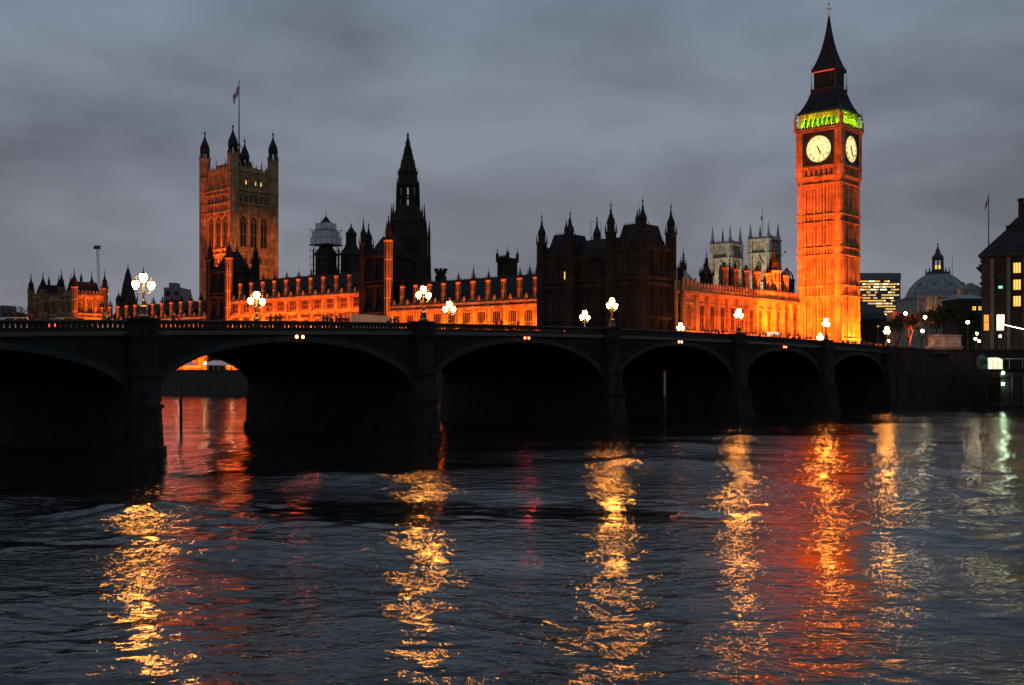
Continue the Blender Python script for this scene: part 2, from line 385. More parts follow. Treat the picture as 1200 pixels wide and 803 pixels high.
for i, (a, b) in enumerate(spans):
    mid = (a + b) / 2; hw = (b - a) / 2; zc = 5.5; rise = ZP(mid) - 2.3 - zc; n = 36
    inner = [(mid + hw * math.cos(math.pi * k / n), zc + rise * math.sin(math.pi * k / n)) for k in range(n + 1)]
    # spandrels with the arch opening cut out
    for nm, y0, y1 in (('spandrel', .35, .75), ('spandrel', BWID - .75, BWID - .35)):
        mb = MB()
        for k in range(n):
            (sa, za), (sb, zb) = inner[k], inner[k + 1]
            mb.poly([(-sa, za), (-sb, zb), (-sb, ZP(sb) - 1.5), (-sa, ZP(sa) - 1.5)], y0, y1)
        f = -1 if y0 < 1 else 1; yf = y0 if y0 < 1 else y1
        # raised tracery: rings and framed panels in the spandrel corners
        for sgn in (-1, 1):
            for (dx, rr) in ((1.9, .75), (4.0, .55), (5.7, .38)):
                sc = mid + sgn * (hw - dx); t = math.acos(max(-1, min(1, (sc - mid) / hw))); zt = zc + rise * math.sin(t) + 1.25
                zm = (zt + ZP(sc) - 1.9) / 2; rr = min(rr, max(.15, (ZP(sc) - 1.9 - zt) / 2 * .9))
                for q in range(12):
                    a0 = 2*math.pi*q/12; a1 = 2*math.pi*(q+1)/12
                    mb.bar((-sc + rr*math.cos(a0), yf + f*.06, zm + rr*math.sin(a0)), (-sc + rr*math.cos(a1), yf + f*.06, zm + rr*math.sin(a1)), .09, 4)
                for q in range(4):
                    a0 = math.pi/4 + math.pi*q/2
                    mb.bar((-sc, yf + f*.05, zm), (-sc + rr*.9*math.cos(a0), yf + f*.05, zm + rr*.9*math.sin(a0)), .07, 4)
            sc = mid + sgn * (hw - .3); mb.bar((-sc, yf + f*.06, zc + 1.5), (-sc, yf + f*.06, ZP(sc) - 1.9), .13, 4)
        mb.build(nm, M['green'], br)
    for y0, y1 in ((-.02, .9), (BWID - .9, BWID + .02)):
        mb = MB()
        for k in range(n):
            t0, t1 = math.pi*k/n, math.pi*(k+1)/n
            def ex(t, d, e_): return (-(mid + (hw + d) * math.cos(t)), zc + (rise + e_) * math.sin(t))
            mb.poly([ex(t0, -.03, -.03), ex(t1, -.03, -.03), ex(t1, 1.05 if abs(math.cos(t1)) < .97 else .0, .62), ex(t0, 1.05 if abs(math.cos(t0)) < .97 else .0, .62)], y0, y1)
        ya = y0 - .08 if y0 < 1 else y0 + .08
        for k in range(n):
            t0, t1 = math.pi*k/n, math.pi*(k+1)/n
            mb.poly([ex(t0, -.03, -.03), ex(t1, -.03, -.03), ex(t1, .22, .14), ex(t0, .22, .14)], ya, ya + .97)
        mb.build('arch_ring', M['green_l'], br)
    mb = MB()
    for k in range(n):
        (sa, za), (sb, zb) = inner[k], inner[k + 1]
        mb.poly([(-sa, za + .25), (-sb, zb + .25), (-sb, zb + .55), (-sa, za + .55)], .76, BWID - .76)
        for r_ in range(7):
            y = 3 + r_ * (BWID - 6) / 6
            mb.poly([(-sa, za), (-sb, zb), (-sb, zb + .26), (-sa, za + .26)], y - .2, y + .2)
    mb.build('vault', M['vault'], br)
for s in piers:
    mb = MB(); h0, h1 = 1.5, 2.15
    def hexa(h, e_): return [(-s - h, -e_ * .35), (-s, -e_), (-s + h, -e_ * .35), (-s + h, BWID + e_ * .35), (-s, BWID + e_), (-s - h, BWID + e_ * .35)]
    mb.plan(hexa(h1, 3.9), -4, .9, top=hexa(h1 - .25, 3.6)); mb.plan(hexa(h1 - .42, 3.2), .9, 4.6, top=hexa(h0 + .1, 2.6))
    mb.plan(hexa(h0 + .3, 2.9), 4.6, 5.0); mb.plan(hexa(h0 - .02, 2.4), 5.0, 5.8, top=hexa(h0 - .2, 2.0))
    mb.box(-s - 1.48, -s + 1.48, .9, BWID - .9, 5.0, ZP(s) - 1.6)
    mb.build('pier', M['granite'], br)
    for yy, sg in ((0, -1), (BWID, 1)):
        mb = MB()
        def octp(r, d): return [(-s - r, yy - sg * .95), (-s - r, yy + sg * d * .55), (-s - r * .5, yy + sg * d), (-s + r * .5, yy + sg * d), (-s + r, yy + sg * d * .55), (-s + r, yy - sg * .95)][::(1 if sg < 0 else -1)]
        zt = ZP(s)
        mb.plan(octp(1.55, 1.7), 5.2, 7.7); mb.plan(octp(1.75, 1.9), 7.7, 8.0); mb.plan(octp(1.6, 1.75), 8.0, 8.4)
        mb.plan(octp(1.3, 1.35), 8.4, zt - 2.1); mb.plan(octp(1.42, 1.5), zt - 2.1, zt - 1.7); mb.plan(octp(1.6, 1.75), zt - 1.7, zt - 1.3)
        mb.plan(octp(1.35, 1.4), zt - 1.3, zt - .05); mb.plan(octp(1.5, 1.6), zt - .05, zt + .16)
        for zz in (9.2, 10.4):
            mb.box(-s - .5, -s + .5, yy + sg * 1.33 - .05, yy + sg * 1.33 + .05, zz, zz + .9)
        mb.build('pier_pilaster', M['granite'], br)
for yy, o1, o2 in ((0, -.35, .75), (BWID, -.75, .35)):
    mb = MB(); strip(mb, 0, S_END, yy + o1 - .0, yy + o2, -1.30, -1.10); strip(mb, 0, S_END, yy + (o1 * .6 if yy == 0 else o1), yy + (o2 if yy == 0 else o2 * .6), -1.5, -1.3)
    mb.build('cornice', M['coping'], br)
for yy in (.15, BWID - .15):
    mb = MB(); strip(mb, 0, S_END, yy - .13, yy + .13, -1.10, -.72); strip(mb, 0, S_END, yy - .12, yy + .12, -.30, -.12); cp_ = MB(); strip(cp_, 0, S_END, yy - .22, yy + .22, -.118, 0); cp_.build('coping', M['coping'], br)
    n = int(S_END / .52)
    for k in range(n):
        a = k * .52; z = ZP(a); x = -a
        for sg in (1, -1):
            mb.poly([(x - .26 if sg > 0 else x + .26, z - .74), (x - sg * .12, z - .74), (x - sg * .20 + sg * .17, z - .28), (x - .26 if sg > 0 else x + .26, z - .28)][::sg], yy - .06, yy + .06)
    mb.build('parapet', M['green'], br)
mb = MB(); strip(mb, 0, S_END, 5.2, BWID - 5.2, -1.55, -1.25); mb.build('roadway', M['asphalt'], br)
mb = MB(); strip(mb, 0, S_END, .4, 5.2, -1.50, -.90); mb.build('footway', M['ground'], br)
mb = MB(); strip(mb, 0, S_END, BWID - 5.2, BWID - .4, -1.50, -1.11); mb.build('footway', M['ground'], br)
def navpair(i, m, r=.17):
    a, b = spans[i]; mid = (a + b) / 2
    for d in (-.42, .42):
        mb = MB(); x = -(mid + d); z = ZP(mid) - 1.75
        mb.box(x - .24, x + .24, -.22, .34, z - .26, z + .26); hd = mb.build('navigation_lamp', M['iron'], br)
        mb = MB(); mb.bar((x, -.30, z), (x, -.225, z), r, 10); mb.build('lens', m, hd)
navpair(1, M['nav_r'], .13); navpair(2, M['nav_a'], .15); navpair(3, M['nav_r'], .15); navpair(4, M['nav_w'], .16)

# triple lantern lamps
def lamp_tree(loc, rz, mlamp, label, scale=1.0):
    root = empty('bridge_lamp', loc, rz); tag(root, label, 'street lamp', 'triple lantern lamps along the bridge')
    mb = MB(); mb.lathe(0, 0, [(.55, 0), (.55, .25), (.38, .35), (.33, 1.0), (.42, 1.1), (.25, 1.25)], 8); mb.build('base', M['iron'], root)
    mb = MB(); mb.lathe(0, 0, [(.2, 1.25), (.14, 1.6), (.2, 1.7), (.11, 1.85), (.09, 2.9), (.16, 3.0), (.07, 3.1), (.06, 3.55)], 8)
    for sg in (-1, 1):
        pts = [(0, 2.55), (.4 * sg, 2.40), (.7 * sg, 2.45), (.84 * sg, 2.66), (.84 * sg, 2.80)]
        for (xa, za), (xb, zb) in zip(pts[:-1], pts[1:]): mb.bar((xa, 0, za), (xb, 0, zb), .05, 6)
    mb.build('post', M['iron'], root)
    for (x, z, k) in ((-.84, 2.80, 1.1), (.84, 2.80, 1.1), (0, 3.50, 1.2)):
        mb = MB(); mb.lathe(x, 0, [(.12*k, z), (.31*k, z + .32*k), (.31*k, z + .5*k), (.22*k, z + .66*k)], 8)
        ln = mb.build('lantern', mlamp, root)
        mb = MB(); mb.lathe(x, 0, [(.25*k, z + .665*k), (.12*k, z + .78*k), (.05*k, z + .84*k), (.03*k, z + 1.15*k)], 8); mb.build('lantern_cap', M['iron'], ln)
    for ch in (root,): ch.scale = (scale,) * 3
    return root
ordn = ['rightmost', 'second from the right', 'third from the right', 'fourth from the right', 'leftmost visible', 'outermost left']
nearn = ['first', 'second', 'third', 'fourth', 'fifth', 'sixth']
for i, s in enumerate(piers[:5]):
    lamp_tree(BW(-s, -.3, ZP(s) + .16), BR, M['lamp'], 'lit triple lantern lamp on the near parapet, over the %s pier from the right' % nearn[i])
for i, s in enumerate(piers[1:4]):
    lamp_tree(BW(-s, BWID + .9, ZP(s) + .16), BR, M['lamp_far'], 'glaring lamp on the far bridge parapet before the palace, %s of three' % ['rightmost', 'middle', 'leftmost'][i], 1.2)
lamp_tree(BW(-piers[0], BWID + .9, ZP(piers[0]) + .16), BR, M['lamp_far'], 'lit lamp on the far parapet, before the left half of the red palace wing')
lamp_tree(BW(0, -.3, ZP(0) + .16), BR, M['lamp'], 'lit triple lantern lamp at the bridge end, right of the clock tower')
v = Vector((PX(961, 272), 272, 0)); lamp_tree((v.x, v.y, GZ + .9), BR, M['lamp_far'], 'lit lamp low before the clock tower foot, just below the rightmost pier lamp')

# west abutment, stair wall and embankment
mb = MB()
mb.plan([wl(BW(-.0, -1.2)), wl(BW(3.2, -1.2)), wl(BW(3.2, 1.2)), wl(BW(0, 1.2))], -3, ZP(0) + .15)
mb.plan([wl(BW(0, 1.25)), wl(BW(2.4, 1.25)), wl(BW(2.4, BWID + 1)), wl(BW(0, BWID + 1))], -3, 11.8)
tag(mb.build('abutment', M['granite']), 'granite abutment block carrying the right end of the bridge', 'abutment')
a0 = BW(3.2, -.9); d1 = Vector((88.5, 246.6, 0))
st = empty('river_stair_wall', (a0.x, a0.y, 0)); tag(st, 'grey stone wall with parapet stepping down to the right of the bridge', 'stair wall')
profile = [(0, 13.4), (5.5, 13.2), (9, 12.0), (14, 10.9), (18, 9.5), (22, 8.6), (38, 8.5)]
dirw = Vector((33, 12, 0)).normalized(); ang = math.atan2(dirw.y, dirw.x); st.rotation_euler = (0, 0, ang)
mb = MB()
for (xa, za), (xb, zb) in zip(profile[:-1], profile[1:]):
    mb.poly([(xa, -3), (xb, -3), (xb, zb - .35), (xa, za - .35)], 0, .8)
mb.box(0, 38, -.5, -.001, -3, 6.9)
mb.build('wall', M['granite'], st)
mb = MB()
for (xa, za), (xb, zb) in zip(profile[:-1], profile[1:]):
    mb.poly([(xa, za - .35), (xb, zb - .35), (xb, zb), (xa, za)], -.15, .95)
mb.box(0, 38, -.65, -.002, 6.9, 7.2)
mb.build('coping', M['granite'], st)
mb = MB(); mb.box(1, 38, .9, 5.9, 0, 7.4); mb.box(1, 8, .95, 5.4, 6.4, 11.8)
for k in range(18): mb.box(8 + k * .5, 8.5 + k * .5, .95, 5.4, 6.4, 11.6 - k * .28)
mb.build('steps', M['granite'], st)
e0 = a0 + dirw * 8
wallstrip([(a0.x - 2, a0.y + 6.4), wl(a0 + dirw * 14 + Vector((-2, 6.2, 0))), (128, 262.5), (330, 272), (1500, 326)], .8, -4, 13.0, 'embankment_wall', 'dark embankment wall with flat parapet at the right edge, behind the landing', M['granite'])
# statue plinth
px_, py_ = PX(1105, 262), 261
pl = empty('statue_plinth', (px_, py_, 8), .2); tag(pl, 'broad pale stone plinth lit pinkish by street light beside the bridge stairs', 'plinth')
mb = MB(); mb.box(-3.5, 3.5, -1.7, 1.7, 0, 5.4); mb.box(-3.7, 3.7, -1.9, 1.9, 5.4, 5.75); mb.box(-3.35, 3.35, -1.5, 1.5, 5.75, 8.1); mb.build('pedestal', M['abbey'], pl)
mb = MB(); mb.box(-3.55, 3.55, -1.7, 1.7, 8.1, 8.4); mb.build('cap', M['abbey'], pl)

# ------------------------------------------------------------------ gothic pieces
_cache = {}
def turret_mesh(z0, z1, r, cap, n=8, style='ogee', m='stone', bands=3, spikes=True):
    key = ('t', round(z0,1), round(z1,1), round(r,2), round(cap,1), style, m, bands)
    if key in _cache: return _cache[key]
    mb = MB(); H = z1 - z0; prof = [(r, 0)]
    for k in range(1, bands + 1):
        z = H * k / (bands + 1); prof += [(r, z - .2), (r * 1.12, z - .1), (r * 1.12, z + .15), (r, z + .3)]
    prof += [(r, H - .5), (r * 1.3, H - .2), (r * 1.3, H + .15)]
    mb.lathe(0, 0, prof, n); prof = [(r * 1.0, H + .151)]
    if style == 'ogee':
        for t, q in ((0, .95), (.12, 1.02), (.25, .92), (.38, .62), (.5, .36), (.68, .2), (.85, .1)): prof.append((r * q, H + .15 + cap * t))
        prof += [(r * .22, H + cap * .87), (.05, H + cap * .93), (.04, H + cap * 1.08)]
    elif style == 'lantern':                # second slimmer stage then ogee cap
        h2 = cap * .3
        prof += [(r * .8, H + .2), (r * .8, H + h2), (r * 1.02, H + h2 + .2)]
        for t, q in ((0, .8), (.08, .84), (.18, .68), (.3, .44), (.42, .3), (.54, .2), (.57, .32), (.6, .16), (.85, .08)): prof.append((r * q, H + h2 + .3 + (cap - h2) * t))
        prof += [(r * .24, H + cap * .93), (.05, H + cap), (.04, H + cap * 1.1)]
    else:
        prof = [(r * .72, H + .151), (r * .62, H + cap * .16), (r * .34, H + cap * .34), (r * .2, H + cap * .6), (r * .3, H + cap * .63), (r * .12, H + cap * .68), (.04, H + cap)]
    mb.lathe(0, 0, prof, n, 2)
    for i in range(n):                      # vertical shafts on the angles and slit openings
        a = math.pi / n + 2 * math.pi * i / n; c, s2 = math.cos(a), math.sin(a)
        mb.bar((c * r * 1.01, s2 * r * 1.01, 0), (c * r * 1.01, s2 * r * 1.01, H), .09 + r * .04, 4)
        if spikes and r > .5:
            mb.bar((c * r * 1.15, s2 * r * 1.15, H), (c * r * 1.2, s2 * r * 1.2, H + cap * .22 + .5), r * .13, 4, 2, .02)
            for t, q in ((.3, .8), (.42, .55), (.55, .3)):
                zz = H + cap * t; mb.bar((c*r*q, s2*r*q, zz), (c*r*(q+.22), s2*r*(q+.22), zz + .28), .09, 4, 2, .02)
        a2 = 2 * math.pi * i / n; c, s2 = math.cos(a2), math.sin(a2); ra = r * math.cos(math.pi / n)
        for k in range(bands + 1):
            za = H * k / (bands + 1) + .5; zb = H * (k + 1) / (bands + 1) - .5
            if zb - za > 1.0: mb.bar((c*(ra+.015), s2*(ra+.015), za), (c*(ra+.015), s2*(ra+.015), zb), r * .10, 4, 1)
    me = mb.mesh('turret', [M[m], M['glass'], M['cap']]); _cache[key] = me; return me
def turret(parent, x, y, z0, z1, r, cap, **k): return place(turret_mesh(z0, z1, r, cap, **k), 'turret', parent, (x, y, z0))
def window_mesh(w_, h, pointed=True, m='stone', nm=2, tr=1, pane='glass', depth=.16):
    key = ('w', w_, h, pointed, m, nm, tr, pane)
    if key in _cache: return _cache[key]
    mb = MB(); hs = h - (w_ * .75 if pointed else 0); hw = w_ / 2
    arch = [(-hw, hs), (-hw * .85, hs + (h - hs) * .45), (-hw * .5, hs + (h - hs) * .8), (0, h), (hw * .5, hs + (h - hs) * .8), (hw * .85, hs + (h - hs) * .45), (hw, hs)] if pointed else [(-hw, h), (hw, h)]
    mb.poly([(-hw, 0)] + arch + [(hw, 0)], -.03, .0, 1)
    fr = min(.16, w_ * .09)
    outl = [(-hw, 0)] + arch + [(hw, 0)]
    for (xa, za), (xb, zb) in zip(outl[:-1], outl[1:]): mb.bar((xa, -.09, za), (xb, -.09, zb), fr, 4)
    mb.box(-hw - fr, hw + fr, -.34, .0, -.22, 0)
    for k in range(1, nm + 1):
        x = -hw + w_ * k / (nm + 1); mw = .045 if not pointed else fr * .45; mb.box(x - mw, x + mw, -depth, -.02, 0, hs + (h - hs) * .5)
    for k in range(1, tr + 1):
        z = hs * k / (tr + 1) if not pointed else hs * k / tr; mb.box(-hw, hw, -depth * .9, -.02, z - (.05 if not pointed else fr * .45), z + (.05 if not pointed else fr * .45))
    if pointed:
        for sg in (-1, 1): mb.bar((0, -.08, hs), (sg * hw * .55, -.08, hs + (h - hs) * .72), fr * .45, 4)
    me = mb.mesh('window', [M[m], M[pane]]); _cache[key] = me; return me
def crenel(mb, x0, x1, y0, y1, z, h, step, m=0):
    mb.box(x0, x1, y0, y1, z, z + h * .5, m); n = max(2, int((x1 - x0) / step)); d = (x1 - x0) / n
    for k in range(n):
        mb.box(x0 + d * (k + .2), x0 + d * (k + .72), y0 + .003, y1 - .003, z + h * .5, z + h, m)
        mb.add([(x0+d*(k+.2), y0, z+h), (x0+d*(k+.72), y0, z+h), (x0+d*(k+.72), y1, z+h), (x0+d*(k+.2), y1, z+h), (x0+d*(k+.46), (y0+y1)/2, z+h*1.25)],
               [(0,1,4),(1,2,4),(2,3,4),(3,0,4)], m)
def facade(parent, loc, rz, Lf, z0, z1, nb, storeys, m='stone', ribw=.9, ribd=.55, strings=(), winw=.5, parap=1.6, nm=2, lit=None, pointed=True, skipwin=(), gables=False, fine=5):
    """one wall face: canonical wall runs +x from loc, outward is -y"""
    mb = MB(); bay = Lf / nb
    mb.box(0, Lf, 0, .6, z0, z1)
    for k in range(nb + 1):
        x = k * bay; mb.box(x - ribw/2, x + ribw/2, -ribd, -.001, z0, z1 + .3)
        for dx in (-ribw * .3, ribw * .3): mb.box(x + dx - .09, x + dx + .09, -ribd - .14, -ribd - .001, z0 + 1, z1 - .2)
    for z in list(strings) + [z1]:
        mb.box(-ribw/2, Lf + ribw/2, -ribd - .28, -.002, z - .25, z + .28)
        mb.box(-ribw/2, Lf + ribw/2, -ribd - .12, -.003, z - .55, z - .26)
    # panelled stonework: slim shafts between the windows, arcading under the strings
    for k in range(nb):
        cx = (k + .5) * bay; ww = bay * winw
        for zz0, zz1 in storeys:
            for sg in (-1, 1):
                gap = (bay - ribw - ww) / 2; n = max(1, int(gap / .5))
                for q in range(n):
                    x = cx + sg * (ww / 2 + gap * (q + .6) / n); mb.box(x - .08, x + .08, -.2, -.004, zz0 - .5, zz1 + .5)
            n = max(3, int(ww / .55))
            for q in range(n):
                x = cx - ww / 2 + ww * (q + .5) / n; mb.box(x - .07, x + .07, -.18, -.005, zz0 - 1.7, zz0 - .3)
            mb.box(cx - ww / 2 - .25, cx + ww / 2 + .25, -.30, -.006, zz1 + .15, zz1 + .4)
    if parap: crenel(mb, -ribw/2, Lf + ribw/2, -ribd * .6, -ribd * .6 + .35, z1 + .285, parap, 1.5)
    if gables:
        for k in range(nb):
            cx = (k + .5) * bay; zb = z1 + .3 + parap * .5
            mb.poly([(cx - .5, zb), (cx + .5, zb), (cx + .35, zb + .8), (cx, zb + 1.5), (cx - .35, zb + .8)], -ribd - .3, -ribd + .1)
    mb.build('facade', M[m], parent, loc, rz)
    wi = 0; c, s2 = math.cos(rz), math.sin(rz)
    for k in range(nb):
        for j, (a, b) in enumerate(storeys):
            if (k, j) in skipwin: continue
            pn = (lit or {}).get((k, j), 'glass')
            x = (k + .5) * bay
            place(window_mesh(round(bay * winw, 2), round(b - a, 2), pointed, m, nm, 1, pn), 'window', parent, (loc[0] + c * x, loc[1] + s2 * x, a), rz)

# ------------------------------------------------------------------ palace: the two river pavilions
def pavilion_tower(root, x0, x1, y0, y1, zb, zc, m, faces=('s', 'e'), roofz=44, tz=41.5, cap=6.3, lit_s=None, lit_e=None, dark_turrets=None, w2=(13.2, 19.5)):
    sto = [(w2[0], w2[1]), (22, 27.5), (31.2, 35.0)]
    facade(root, (x0, y0, 0), 0, x1 - x0, zb, zc, 2, sto, m, strings=(20.8, 28.9, 30.4), lit=lit_s, winw=.5, parap=1.5)
    facade(root, (x1, y0, 0), R(90), y1 - y0, zb, zc, 3, sto, m, strings=(20.8, 28.9, 30.4), lit=lit_e, winw=.5, parap=1.5)
    mb = MB(); mb.box(x0 + .01, x1 - .61, y0 + .61, y1 - .01, zb, zc + .2); mb.box(x0 - .3, x0 + .3, y0, y1, zc + .3, zc + 1.6); mb.box(x0, x1, y1 - .3, y1 + .3, zc + .3, zc + 1.6)
    mb.build('wall', M[m], root)
    mb = MB(); mb.hip(x0 + .9, x1 - .9, y0 + .9, y1 - .9, zc + .2, roofz - .6, 1.2, insy=1.5)
    for k in range(12):
        t = (k + .5) / 12; xx = x0 + 2.3 + (x1 - x0 - 4.6) * t; mb.bar((xx, y0 + 2.5, roofz - .65), (xx, y0 + 2.5, roofz + .1), .07, 4, 0, .02)
    mb.box(x0 + 3.2, x0 + 3.9, (y0+y1)/2 - .4, (y0+y1)/2 + .4, roofz - 1, roofz + 1.6); mb.bar((x0 + 3.55, (y0+y1)/2, roofz + 1.6), (x0 + 3.55, (y0+y1)/2, roofz + 3.6), .35, 6, 0, .03)
    mb.build('roof', M['slate'], root)
    for (x, y) in ((x0, y0), (x1, y0), (x0, y1), (x1, y1)):
        turret(root, x, y, zb, tz, 1.2, cap + .8, style='lantern', m=m, bands=6)
np_ = empty('palace_pavilion', PW(0, 0), PR)
tag(np_, 'unlit dark gothic pavilion with pointed turrets between the two floodlit palace fronts', 'palace pavilion')
pavilion_tower(np_, -9.3, 0, 0, 12.2, 7, 37.4, 'stone_shaded', lit_e={}, lit_s={(0, 0): 'glass'})
pavilion_tower(np_, -31, -21.8, 0, 11.2, 7, 37.2, 'stone_shaded', lit_s={(0, 1): 'glass'}, roofz=43.2, tz=40.5)
facade(np_, (-21.8, 1.6, 0), 0, 12.5, 7, 36.0, 3, [(13.2, 19.5), (22, 27.5), (31.2, 34.6)], 'stone_shaded', strings=(20.8, 28.9, 30.4), winw=.48)
mb = MB(); mb.hip(-21.8, -9.3, 2.4, 12, 36.2, 41.0, .05, insy=3.6); mb.build('roof', M['slate'], np_)
for z_, x_, m_, w_, h_ in ((29.3 + 2.2, -22.9, 'lit_o', .6, 1.9), (14.0, -28.3, 'lit_o', .35, 3.0), (14.0, -27.4, 'lit_o', .35, 3.0)):
    mb = MB(); mb.box(-w_/2, w_/2, -.05, 0, 0, h_); mb.build('lit_window_pane', M['lit_y' if z_ > 20 else m_], np_, (x_, -.62 if z_ > 20 else -.04, z_ if z_ < 20 else 30.8))
mb = MB()                                              # rooftop scaffold frame
for q in range(3):
    for (xx, yy) in ((-21.4, 8), (-19.6, 8), (-19.6, 10)): mb.bar((xx, yy, 40 + q * 2), (xx, yy, 42 + q * 2), .06, 4)
    mb.bar((-21.4, 8, 41.9 + q * 2), (-19.6, 8, 41.9 + q * 2), .06, 4); mb.bar((-19.6, 8, 41.9 + q * 2), (-19.6, 10, 41.9 + q * 2), .06, 4)
mb.build('roof_railing', M['iron'], np_)
SX = -271.7                                             # south pavilion
spv = empty('palace_pavilion', PW(SX, 0), PR)
tag(spv, 'small distant gothic pavilion at the far left, dark river face and orange floodlit side', 'palace pavilion')
pavilion_tower(spv, -10.4, 0, 0, 13, 7, 37.8, 'stone', w2=(13.5, 19.5), tz=41)
pavilion_tower(spv, -36.5, -26, 0, 12, 7, 37.8, 'stone', tz=41)
facade(spv, (-26, 1.6, 0), 0, 15.6, 7, 36.2, 3, [(13.2, 19.5), (22, 27.5), (31.2, 34.6)], 'stone', strings=(20.8, 28.9, 30.4))
mb = MB(); mb.hip(-26, -10.4, 2.4, 12, 36.2, 41.0, .05, insy=3.6); mb.build('roof', M['slate'], spv)

# ------------------------------------------------------------------ palace: the river front ranges
def river_range(label, xa, xb, nb, zc, sto, strings, tz, cap, depth=18, roofz=35, m='stone', tr=.75):
    root = empty('palace_range', PW(xa, 12), PR); tag(root, label, 'palace range')
    Lr = xb - xa
    facade(root, (0, 0, 0), 0, Lr, 7, zc, nb, sto, m, strings=strings, ribw=1.25, ribd=.8, winw=.56, parap=.8, gables=True, pointed=False, nm=3)
    mb = MB(); mb.box(0, Lr, .61, depth, 7, zc + .1); mb.build('wall', M[m], root)
    mb = MB(); mb.hip(.0, Lr, 1.8, depth - 1, zc + .1, roofz, .05, insy=6.5)
    for k in range(int(Lr / 1.2)): mb.bar((k * 1.2 + .6, 8.3, roofz), (k * 1.2 + .6, 8.3, roofz + .45), .08, 4, 0, .02)
    rf = mb.build('roof', M['slate'], root)
    bay = Lr / nb
    for k in range(nb):
        mb = MB(); x = (k + .5) * bay; mb.box(x - .5, x + .5, 3.3, 4.6, zc + 1.8, zc + 3.2); mb.hip(x - .65, x + .65, 3.1, 4.8, zc + 3.2, zc + 4.3, .6); mb.build('dormer', M['slate'], rf)
    for k in range(nb + 1):
        place(turret_mesh(zc, tz, tr, cap, m=m, bands=1, style='spire'), 'turret', root, (k * bay, -.2, zc))
    return root
river_range('floodlit orange palace range between the dark middle pavilion and the spire tower', -100.7, -30.9, 12, 27, [(9.5, 16.0), (17.9, 24.6)], (16.9, 25.8), 33.2, 3.6, roofz=35)
river_range('floodlit palace range with one storey more, below the scaffolded turret', -183.3, -112.4, 11, 32, [(9.5, 16.0), (17.9, 24.8), (27.9, 31.0)], (16.9, 27.0), 38, 3.6, roofz=40)
river_range('distant low orange palace range left of the square flag tower', -271.5, -194.9, 12, 27, [(9.5, 16.0), (17.9, 24.6)], (16.9, 25.8), 33.2, 3.6, roofz=34)
def block_tower(label, x1, wd, ztop, tz, roofz, cap):
    root = empty('palace_tower', PW(x1, 11.4), PR); tag(root, label, 'tower')
    sto = [(9.5, 16.5), (18.6, 24.2), (29, 32.5), (36, 40)]
    facade(root, (-wd, 0, 0), 0, wd, 7, ztop, 2, sto, 'stone_shaded', strings=(17.6, 25.6, 34.0, 35.2), winw=.45)
    facade(root, (0, 0, 0), R(90), wd, 7, ztop, 2, sto[2:], 'stone_shaded', strings=(34.0, 35.2), winw=.45)
    mb = MB(); mb.box(-wd, -.61, .61, wd, 7, ztop + .2); mb.build('wall', M['stone_shaded'], root)
    mb = MB(); mb.hip(-wd + .8, -.8, .8, wd - .8, ztop + .2, roofz, 3, insy=3.6); mb.build('roof', M['slate'], root)
    for i, (x, y) in enumerate(((0, 0), (-wd, 0), (0, wd), (-wd, wd))):
        turret(root, x, y, 7, tz, 1.25, cap, style='lantern', m='stone' if i == 0 else 'stone_shaded', bands=6)  # floodlit corner turret keeps the bright stone, the others its shaded copy
    return root
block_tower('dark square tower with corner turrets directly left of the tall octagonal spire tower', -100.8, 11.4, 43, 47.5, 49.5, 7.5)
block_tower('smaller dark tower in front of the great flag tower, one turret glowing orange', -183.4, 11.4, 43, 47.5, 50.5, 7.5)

# terrace marquees and small terrace lamps
for k, (x, Lm, mm) in enumerate(((-162, 26, 'sheet'), (-196, 22, 'sheet'))):
    t = empty('marquee', PW(x, -2, 7), PR); tag(t, ['long white striped marquee on the terrace, right part seen through the second arch', 'long white marquee on the terrace, left part seen through the second arch'][k], 'marquee')
    mb = MB(); mb.hip(-Lm/2, Lm/2, -3, 3, 2.6, 4.2, 1.2); mb.build('canopy', M[mm], t)
    mb = MB()
    for q in range(9):
        xx = -Lm/2 + Lm * q / 8
        for yy in (-2.9, 2.9): mb.bar((xx, yy, 0), (xx, yy, 2.6), .06, 6)
    mb.build('pole', M['white'], t)
for k, x in enumerate((-153, -168, -184, -200, -92)):
    p = PW(x, -8.5, 7); t = empty('terrace_lamp', p, PR); tag(t, 'small globe lamp on the terrace seen under the arch, %s of five' % ['second from the right', 'third from the right', 'fourth from the right', 'leftmost', 'rightmost'][k], 'street lamp', 'globe lamps on the terrace')
    mb = MB(); mb.lathe(0, 0, [(.2, 0), (.12, .4), (.07, .6), (.06, 2.9), (.12, 3.0)], 8); mb.build('post', M['iron'], t)
    mb = MB(); mb.ball((0, 0, 3.3), .3); mb.build('globe', M['street'], t)

# ------------------------------------------------------------------ palace: north wing towards the clock tower
nw = empty('palace_range', PW(.8, 12.3), PR + R(90)); tag(nw, 'red lit north wing of the palace between the dark pavilion and the clock tower', 'palace range')
LN = 66
facade(nw, (0, 0, 0), 0, LN, 10, 27.4, 13, [(14, 16.6), (18.6, 24.6)], 'stone', strings=(17.6, 13.2), ribw=1.0, ribd=.75, winw=.45, parap=2.2, pointed=False, nm=1)
mb = MB(); mb.box(0, LN, .61, 12, 10, 27.5); mb.build('wall', M['stone'], nw)
mb = MB(); mb.hip(0, LN, 2.6, 12, 27.5, 31.2, .05, insy=4.5); mb.build('roof', M['slate_g'], nw)
facade(nw, (2, -1.2, 0), 0, 6, 10, 27.4, 1, [(14, 16.6), (18.6, 24.6)], 'stone', strings=(17.6,), ribw=1.3, ribd=.5, winw=.4, parap=2.8)
for x in (0.5, 8.6, 20): turret(nw, x, 3.5, 26, 33.5, .7, 3.2, style='spire', m='stone_shaded', bands=1)
